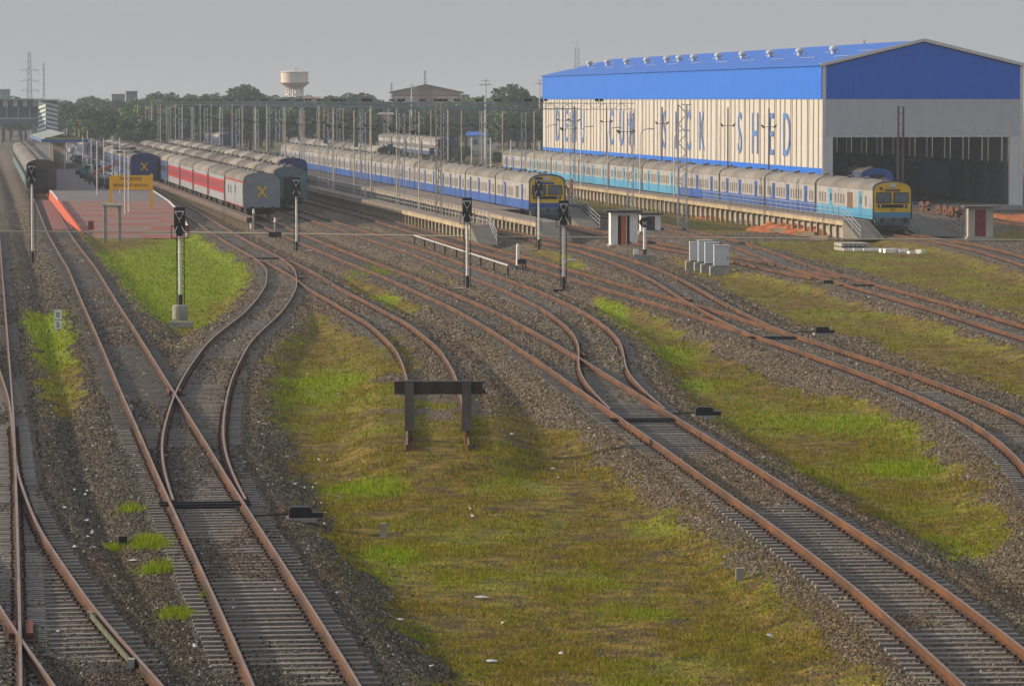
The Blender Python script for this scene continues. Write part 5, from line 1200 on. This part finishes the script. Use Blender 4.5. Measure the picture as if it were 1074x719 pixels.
# person + orange banner behind the blue nose
def person(px, py, h, shirt, trousers, label, arms=0.2, dz=0.0):
    p = at(px, py, dz)
    me = bpy.data.meshes.new('person'); k = h / 1.7
    V = [(0, 0, .95), (0, 0, 1.15), (0, 0, 1.38), (0, 0, 1.48), (0, 0, 1.56), (0, -.01, 1.64), (-.18, 0, 1.38), (-.25, -.02, 1.12), (-.27, -.08, .88), (.18, 0, 1.38), (.25, -.02, 1.12), (.26, -.1, .9), (-.1, 0, .88), (-.12, -.03, .48), (-.12, .02, .06), (-.13, -.12, .03), (.1, 0, .88), (.12, .02, .48), (.13, .0, .06), (.14, -.14, .03)]
    R = [.14, .14, .15, .06, .09, .09, .065, .045, .035, .065, .045, .035, .09, .06, .045, .035, .09, .06, .045, .035]
    E = [(0, 1), (1, 2), (2, 3), (3, 4), (4, 5), (2, 6), (6, 7), (7, 8), (2, 9), (9, 10), (10, 11), (0, 12), (12, 13), (13, 14), (14, 15), (0, 16), (16, 17), (17, 18), (18, 19)]
    me.from_pydata([(x * k, y * k, z * k) for x, y, z in V], E, []); o = bpy.data.objects.new('person', me); COL.objects.link(o)
    sk = o.modifiers.new('skin', 'SKIN'); 
    for i, rr in enumerate(R): me.skin_vertices[0].data[i].radius = (rr * k, rr * k)
    me.skin_vertices[0].data[0].use_root = True
    ss = o.modifiers.new('sub', 'SUBSURF'); ss.levels = 1; ss.render_levels = 1
    dg = bpy.context.evaluated_depsgraph_get(); dg.update(); m2 = bpy.data.meshes.new_from_object(o.evaluated_get(dg)); bpy.data.objects.remove(o)
    m2.materials.clear()
    for m_ in (mat('skin_brown', (.20, .11, .07), .6, .1, 3), shirt, trousers, M_black): m2.materials.append(m_)
    for pl_ in m2.polygons:
        c = pl_.center / k; pl_.material_index = 3 if (c.z > 1.62 or c.z < .09) else (2 if c.z < .95 and abs(c.x) < .2 else (1 if .95 <= c.z < 1.46 or (c.z > 1.05) and c.z < 1.46 else 0))
    o2 = bpy.data.objects.new('person', m2); COL.objects.link(o2); o2.location = p; tag(o2, label, 'person'); return o2
person(593.7, 203.5, 1.7, M_whitewash, mat('olive_cloth', (.12, .13, .05), .9, .1, 3), 'person in a white shirt standing beside the orange board', dz=0)
p = at(598.6, 205, 0); r = thing('orange_board', p, 0, 'tall narrow orange board standing right of the blue train nose', 'sign'); s = p.y / F
MB().box(-1.7 * s, 1.7 * s, -.05, .05, .2, 17 * s).build('board', mat('orange_cloth', (.75, .22, .07), .7, .1, 1), r); MB().box(1.7 * s, 1.7 * s + .08, -.05, .03, 0, 17.5 * s).build('post', M_polebrown, r)
# small clutter on the platform: benches, trolleys, red round signs
for i, (px, py, h, l) in enumerate([(103, 152, 4.5, 'red round signal target on a thin post left of the platform rake'), (126, 150, 4.5, 'red round signal target above the distant coaches'), (0.5, 152, 5.0, 'red round signal target at the left edge of the picture')]):
    p = at(px, py, .5); r = thing('round_signal', p, 0, l, 'sign', 'red round targets'); H = (py - 134.5) * p.y / F
    MB().tube((0, 0, 0), (0, 0, H), .08, 6).build('post', M_galv, r); MB().tube((0, -.1, H), (0, .0, H), .38, 16).build('disc', mat('signal_red', (.55, .05, .05), .5, .1, 2), r)
MB_tilt = at(103, 196, .82); r = thing('orange_barrier', MB_tilt, 0, 'tilted orange barrier arm on the platform behind the yellow board', 'barrier')
MB().bar((-.6, 0, 1.4), (2.0, .3, 2.6), .12, .3).build('arm', M_orange, r); MB().tube((1.9, .3, 0), (1.9, .3, 2.6), .08, 8).build('post', M_galv, r)
Mcl = [M_teal, M_brown, M_grey, M_grey, M_dark]
for i in range(34):
    t = random.random(); y = 160 + 38 * t ** .8; x = 58 + (y - 160) * 1.15 + random.uniform(0, 42) * (.4 + t * .6)
    if x > 118 + (y - 160) * .5: x -= 25
    p = at(x, y, .83); s = random.uniform(.6, .95); m1 = random.choice(Mcl)
    r = thing('platform_trolley', p, random.random() * 3, ('laden', 'empty', 'dark', 'grey')[i % 4] + ' luggage trolley among the clutter on the far platform', 'trolley', 'parked trolleys and carts on the far platform')
    MB().box(-.9 * s, .9 * s, -.4, .4, .35, .5).build('bed', M_dark, r); MB().box(-.7 * s, .5 * s, -.35, .35, .5, .5 + random.uniform(.2, .9)).build('load', m1, r)
    q = MB(); 
    for a_ in (-.6, .6):
        for c_ in (-.4, .4): q.tube((a_ * s, c_ - .03, .18), (a_ * s, c_ + .03, .18), .18, 10)
    q.build('wheel', M_black, r); q = MB(); q.tube((.85 * s, -.35, .5), (.95 * s, -.35, 1.3), .03, 5); q.tube((.85 * s, .35, .5), (.95 * s, .35, 1.3), .03, 5); q.tube((.95 * s, -.35, 1.3), (.95 * s, .35, 1.3), .03, 5); q.build('handle', M_galv, r)
# litter
lt = MB()
for i in range(70):
    if i < 26: x, y = random.gauss(92, 9) + random.uniform(-5, 10), random.uniform(430, 585)
    elif i < 40: x, y = random.uniform(300, 345), random.uniform(470, 560)
    else: x, y = random.uniform(60, 1000), random.uniform(330, 700)
    X, Y = at(x, y, -.4).x, at(x, y, -.4).y; z, d, g, L_ = ground_info(np.array([X]), np.array([Y])); z = float(z[0]) + .05; s = random.uniform(.02, .07) if i < 60 else .05
    n = 5; vs = [(X + s * cos(2 * pi * j / n) * random.uniform(.6, 1.3), Y + s * 1.4 * sin(2 * pi * j / n), z + random.uniform(-.01, .05)) for j in range(n)]; lt.add(vs + [(X, Y, z + .04)], [(j, (j + 1) % n, n) for j in range(n)])
for (x, y, s) in [(505, 622, .13), (580, 490, .08), (420, 650, .08), (515, 688, .12), (140, 598, .1), (617, 309 - 26, .16)]:
    X, Y = at(x, y, -.5).x, at(x, y, -.5).y; z, d, g, L_ = ground_info(np.array([X]), np.array([Y])); z = float(z[0]) + .05
    vs = [(X + s * cos(2 * pi * j / 7) * random.uniform(.7, 1.3), Y + s * 1.2 * sin(2 * pi * j / 7), z) for j in range(7)]; lt.add(vs + [(X, Y, z + .025)], [(j, (j + 1) % 7, 7) for j in range(7)])
tag(lt.build('litter', mat('paper_white', (.5, .52, .55), .8, .15, 5)), 'scattered scraps of pale paper and plastic litter', 'litter', kind='stuff')

# ------------------------------------------------------------------ distance: trees, tower, buildings, pylons
M_leaf = []
for i, c in enumerate([(.07, .115, .065), (.085, .13, .06), (.11, .13, .065), (.12, .19, .045)]): M_leaf.append(mat('foliage_%s' % 'abcd'[i], c, .9, .35, .5, obj_random=.2, spec=.05))
M_trunk = mat('bark', (.09, .065, .045), .95, .3, 3)
def tree_proto(kind, seed, label):
    rs = np.random.default_rng(seed); H = 10.0
    r = thing('tree', (0, 0, 0), 0, label, 'tree', 'trees beyond the yard')
    b = MB(); b.tube((0, 0, -1), (0, 0, 4.2), .32, 7, .2)
    lobes = []
    nl = {0: 9, 1: 12, 2: 6}[kind]
    for i in range(nl):
        a = rs.uniform(0, 2 * pi); rr = rs.uniform(.3, 3.2) if kind != 2 else rs.uniform(.1, 1.6); z = rs.uniform(3.0, 8.4) if kind != 2 else rs.uniform(4, 9)
        sc = rs.uniform(1.1, 2.1) * (1.15 - .06 * abs(z - 6)); c = np.array([rr * cos(a), rr * sin(a), z]); lobes.append((c, sc)); b.tube((0, 0, min(4.2, z - 1.2)), tuple(c), .14, 5, .05)
    b.build('trunk', M_trunk, r)
    vs = []; fs = []
    for c, sc in lobes:
        n = int(210 * sc)
        for _ in range(n):
            d = rs.normal(size=3); d /= np.linalg.norm(d); p = c + d * sc * rs.uniform(.55, 1.12) * np.array([1.1, 1.1, .8]); p[2] = max(p[2], .6)
            u = rs.normal(size=3); u /= np.linalg.norm(u); w = np.cross(u, d + rs.normal(size=3) * .5); w /= np.linalg.norm(w) + 1e-6; s = rs.uniform(.16, .34)
            o = len(vs); vs += [tuple(p - u * s - w * s * .6), tuple(p + u * s - w * s * .6), tuple(p + u * s * .8 + w * s), tuple(p - u * s * .7 + w * s * .8)]; fs.append((o, o + 1, o + 2, o + 3))
    me = bpy.data.meshes.new('crown'); me.from_pydata(vs, [], fs); me.materials.append(M_leaf[seed % 4]); o = bpy.data.objects.new('crown', me); COL.objects.link(o); o.parent = r
    return r
TP = [tree_proto(0, 0, ''), tree_proto(1, 1, ''), tree_proto(0, 2, ''), tree_proto(1, 4, ''), tree_proto(2, 5, ''), tree_proto(0, 3, '')]
TLAB = ['dark rounded tree in the hazy tree line beyond the yard', 'dense broad green tree in the hazy tree line beyond the yard', 'olive rounded tree in the hazy tree line beyond the yard', 'dense dark broad tree in the hazy tree line beyond the yard', 'slim tall tree rising in the hazy tree line beyond the yard', 'bright green tree in the hazy tree line beyond the yard']
usedT = set()
def put_tree(i, px, Y, h, lab=None):
    o = TP[i] if i not in usedT else copy_tree(TP[i]); usedT.add(i)
    o.location = ((px - 537) / F * Y, Y, -1.0); s = h / 10.0; sw = s * random.uniform(1.0, 1.35); o.scale = (sw, sw, s); o.rotation_euler = (0, 0, random.uniform(0, 6.28)); o['label'] = lab or TLAB[i]
tr_top = [(0, 98), (60, 102), (100, 98), (130, 100), (150, 98), (170, 95), (185, 97), (205, 94), (235, 97), (262, 93), (290, 97), (330, 97), (360, 93), (375, 93), (392, 102), (410, 100), (450, 104), (490, 98), (510, 99), (530, 98), (545, 93), (560, 98), (575, 99)]
xs_, ys_ = zip(*tr_top)
i = 0; random.seed(11)
for row, (Y, dens, base) in enumerate([(1250, 8, 0), (1100, 9, 1), (950, 11, 3), (830, 17, 9), (740, 24, 17)]):
    px = -60 + row * 5
    while px < 585:
        skip = (row >= 3 and 95 < px < 240 and False) or (row == 4 and px > 160) or (row == 3 and 484 < px < 528) or (row >= 2 and px < 78)
        if not skip:
            top = np.interp(px, xs_, ys_) + base + random.uniform(-1, 5)
            h = (CAMH + 1.0) + (105 - top - 2.5) * Y / F
            if h > 2.5: put_tree(random.choice([0, 1, 2, 3, 0, 1, 2, 3, 4, 5]), px + random.uniform(-4, 4), Y + random.uniform(-30, 30), h)
        px += dens * random.uniform(.7, 1.25)
for (px, Y, ty, k, lb) in [(547, 900, 90, 4, 'tallest slim tree just left of the shed'), (497, 1000, 96, 5, 'bright green tree right of the brown gabled building'), (266, 1000, 90, 4, 'slim dark tree left of the water tower'), (173, 1000, 92, 1, 'tall broad tree above the far coaches')]:
    put_tree(k, px, Y, 10.6 + (105 - ty) * Y / F, lb)
# bushes along the field edge
bp_ = None
for j in range(26):
    px = random.uniform(250, 585); Y = random.uniform(600, 700); h = random.uniform(1.6, 3.2)
    put_tree(random.choice([1, 3, 2]), px, Y, h, 'low bush on the brown field behind the masts')
def water_tower():
    Y = 1300.0; s = Y / F; X = (309.5 - 537) * s; z = lambda py: CAMH + (105 - py) * s + 1.0
    r = thing('water_tower', (X, Y, -1.0), 0, 'pale round water tower on columns above the trees', 'water tower'); R = 14.3 * s
    MB().lathe([(R, z(87)), (R, z(76.5)), (R * 1.04, z(76.2)), (R * 1.04, z(75.6)), (R * .5, z(74.2)), (.3, z(73.5))], 40).build('tank', mat('tower_cream', (.62, .56, .48), .8, .08, .2), r, smooth=False)
    MB().lathe([(R * .62, z(94)), (R * .66, z(92)), (R * 1.05, z(87.6)), (R * 1.12, z(87.2)), (R * 1.12, z(86.6)), (R * .98, z(86.6))], 40).build('bowl', mat('tower_tan', (.40, .30, .24), .8, .1, .2), r)
    for i in range(10):
        a = 2 * pi * i / 10 + .2; MB().tube((R * .60 * cos(a), R * .60 * sin(a), 0), (R * .60 * cos(a), R * .60 * sin(a), z(93.5)), .33, 6).build('column', M_whitewash, r)
    for zz in (z(99), z(104), z(110)):
        b = MB()
        for i in range(10):
            a = 2 * pi * i / 10 + .2; c = a + 2 * pi / 10; b.bar((R * .6 * cos(a), R * .6 * sin(a), zz), (R * .6 * cos(c), R * .6 * sin(c), zz), .35, .45)
        b.build('ring_beam', M_whitewash, r)
    MB().tube((R * .1, 0, z(74)), (R * .1, 0, z(71.5)), .15, 6).build('vent_pipe', M_polebrown, r)
water_tower()
def gable_building():
    Y = 1180.0; s = Y / F; X = (447 - 537) * s; z = lambda py: CAMH + (105 - py) * s + 1.0
    r = thing('gabled_hall', (X, Y, -1.0), 0, 'large brownish gabled hall among the trees', 'building')
    Mw = mat('hall_wall', (.34, .23, .20), .9, .1, .1); a = 35.5 * s; D = 30
    MB().add([(-a, 0, 0), (a, 0, 0), (a, 0, z(97.5)), (0, 0, z(90)), (-a, 0, z(97.5)), (-a, D, 0), (a, D, 0), (a, D, z(97.5)), (0, D, z(90)), (-a, D, z(97.5))], [(0, 1, 2, 3, 4), (9, 8, 7, 6, 5), (0, 4, 9, 5), (1, 6, 7, 2)]).build('walls', Mw, r)
    b = MB(); b.bar((-a - .8, D / 2, z(97.3)), (0, D / 2, z(89.3)), D + 2, .5); b.bar((0, D / 2, z(89.3)), (a + .8, D / 2, z(97.3)), D + 2, .5); b.build('roof', mat('hall_roof', (.13, .09, .08), .8, .15, .1), r)
    MB().box(-6.5 * s, 6.5 * s, -.4, -.05, 0, z(91.8)).build('central_bay', mat('hall_bay', (.18, .12, .11), .9, .1, .2), r)
    for x in (-28, -17, 17, 28): MB().box((x - 5) * s, (x + 5) * s, -.15, -.02, z(108), z(101)).build('window_band', mat('hall_window', (.42, .34, .31), .7, .1, .3), r)
    MB().box(-a, a, -.2, -.01, z(100.6), z(99.6)).build('string_course', mat('hall_bay', (.18, .12, .11)), r)
gable_building()
def lattice_tower(px, ytop, Y, wpx, label, arms=(), name='lattice_tower', taper=.4):
    s = Y / F; X = (px - 537) * s; H = CAMH + 1 + (105 - ytop) * s; w = wpx * s; r = thing(name, (X, Y, -1.0), 0, label, 'tower'); b = MB(); n = 12; th = .22
    def W(t): return w * (1 - (1 - taper) * t)
    for sx in (-1, 1):
        for sy in (-1, 1):
            for i in range(n):
                t0, t1 = i / n, (i + 1) / n
                b.bar((sx * W(t0) / 2, sy * W(t0) / 2, H * t0), (sx * W(t1) / 2, sy * W(t1) / 2, H * t1), th, th)
                b.bar((sx * W(t0) / 2, sy * W(t0) / 2, H * t0), (-sx * W(t1) / 2, sy * W(t1) / 2, H * t1), th * .6, th * .6)
    b.build('frame', M_galv, r)
    for (ay, aw) in arms:
        z = CAMH + 1 + (105 - ay) * s; q = MB()
        for s_ in (-1, 1): q.bar((0, 0, z + .6), (s_ * aw * s / 2, 0, z), .2, .2); q.bar((0, 0, z - .3), (s_ * aw * s / 2, 0, z), .16, .16); q.tube((s_ * aw * s / 2, 0, z), (s_ * aw * s / 2, 0, z - 1.5), .12, 5)
        q.build('crossarm', M_galv, r)
lattice_tower(32, 55, 1700, 6, 'electricity pylon with three crossarms above the footbridge', ((74, 19), (85, 19), (95, 20)), 'electricity_pylon')
lattice_tower(47, 66, 1900, 2.2, 'slender mast right of the electricity pylon', taper=.5)
lattice_tower(605, 50, 1400, 4.6, 'lattice communication tower rising behind the shed roof', taper=.85)
lattice_tower(446, 74, 1350, 2.6, 'slender antenna mast behind the gabled hall', taper=.6)
lattice_tower(411, 87, 1350, 3, 'small tapering lattice mast left of the gabled hall', taper=.3)
lattice_tower(905.5, 42, 1500, 1.6, 'short antenna just showing above the shed ridge', taper=.9)
for px, yt in ((605, 42),):
    Y = 1400; s = Y / F; MBq = thing('antenna_rod', ((px - 537) * s, Y, CAMH + (105 - 50) * s), 0, 'thin antenna rod on top of the communication tower', 'antenna'); MB().tube((0, 0, 0), (0, 0, 8 * s), .2, 5, .1).build('rod', M_galv, MBq)
def small_building(px0, px1, ytop, Y, label, wallc, roofc, roofh=2, name='small_building', z0=None, gable=False):
    s = Y / F; X = (px0 - 537) * s; w = (px1 - px0) * s; H = CAMH + 1 + (105 - ytop) * s
    r = thing(name, (X, Y, -1.0), 0, label, 'building'); rh = roofh * s; D = max(5, w * .6)
    MB().box(0, w, 0, D, 0, H - rh).build('walls', mat('wall_' + name + str(int(px0)), wallc, .9, .1, .3), r)
    MB().add([(-.6, -.6, H - rh), (w + .6, -.6, H - rh), (w + .6, D + .6, H - rh), (-.6, D + .6, H - rh), (-.2, D * .4, H), (w + .2, D * .4, H)], [(0, 1, 5, 4), (2, 3, 4, 5), (1, 2, 5), (3, 0, 4), (3, 2, 1, 0)]).build('roof', mat('roof_' + name + str(int(px0)), roofc, .7, .1, .3), r)
    n = max(2, int(w / 3))
    for i in range(n):
        x = w * (i + .5) / n; MB().box(x - .5, x + .5, -.05, -.0, (H - rh) * .35, (H - rh) * .7).build('window', M_glass, r)
small_building(491, 521, 138, 860, 'small white hut with blue roof beyond the field', (.5, .5, .5), (.04, .17, .60), 4, 'blue_roofed_hut')
small_building(319, 335, 101.5, 1000, 'pinkish building with curved wall right of the water tower', (.5, .38, .34), (.3, .2, .18), 1.5)
small_building(365, 384, 100, 1050, 'pale pink building among the trees left of centre', (.45, .36, .34), (.25, .16, .15), 1.5)
small_building(399, 411, 118, 800, 'small pale building with red lower wall behind the far coaches', (.42, .30, .28), (.3, .28, .26), 2)
small_building(133, 143, 95.5, 1100, 'blocky grey building poking above the trees at left', (.2, .24, .26), (.12, .15, .16), .6)
small_building(118, 130, 98.5, 1150, 'low building with red roof line above the trees at left', (.3, .26, .25), (.25, .14, .12), .6)
small_building(1, 10, 93.5, 1500, 'dark block on the horizon at the left edge', (.15, .17, .19), (.1, .12, .13), .6)
small_building(484, 492, 99, 1100, 'small grey annex right of the gabled hall', (.2, .24, .26), (.15, .2, .22), .8)
# red panel on the small building
p = Vector(((399 - 537) * 799.0 / F, 799.0, -1.0)); tag(MB().box(0, 11.5 * 799 / F, -.1, .0, 3.0, 5.6).build('red_hoarding', mat('hoarding_pink', (.5, .08, .14), .7, .1, .5), loc=p), 'red pink hoarding among the trees behind the far coaches', 'hoarding')
# boundary wall strip beyond the field (grey road-like band right of the blue hut)
sl2 = MB(); a = at(480, 163, -.5); c = at(566, 166, -.5); d_ = at(566, 161, -.5); e_ = at(480, 158.5, -.5); o = a.copy(); sl2.add([x - o + Vector((0, 0, .1)) for x in (a, c, d_, e_)], [(0, 1, 2, 3)]); tag(sl2.build('road', mat('asphalt', (.09, .09, .10), .9, .1, .5), loc=o), kind='structure')

# ------------------------------------------------------------------ haze
hb = MB().box(-7000, 7000, -400, 17000, -3, 52)
hz = hb.build('haze', []); tag(hz, kind='stuff', label='grey smog haze over the whole yard', cat='haze')
hm = bpy.data.materials.new('haze_volume'); hm.use_nodes = True; n_ = hm.node_tree; n_.nodes.clear()
ho = n_.nodes.new('ShaderNodeOutputMaterial'); pv = n_.nodes.new('ShaderNodeVolumePrincipled'); pv.inputs['Color'].default_value = (.56, .64, .75, 1); pv.inputs['Density'].default_value = HAZE_DENSITY; pv.inputs['Anisotropy'].default_value = 0.0
n_.links.new(pv.outputs[0], ho.inputs['Volume']); hz.data.materials.append(hm)
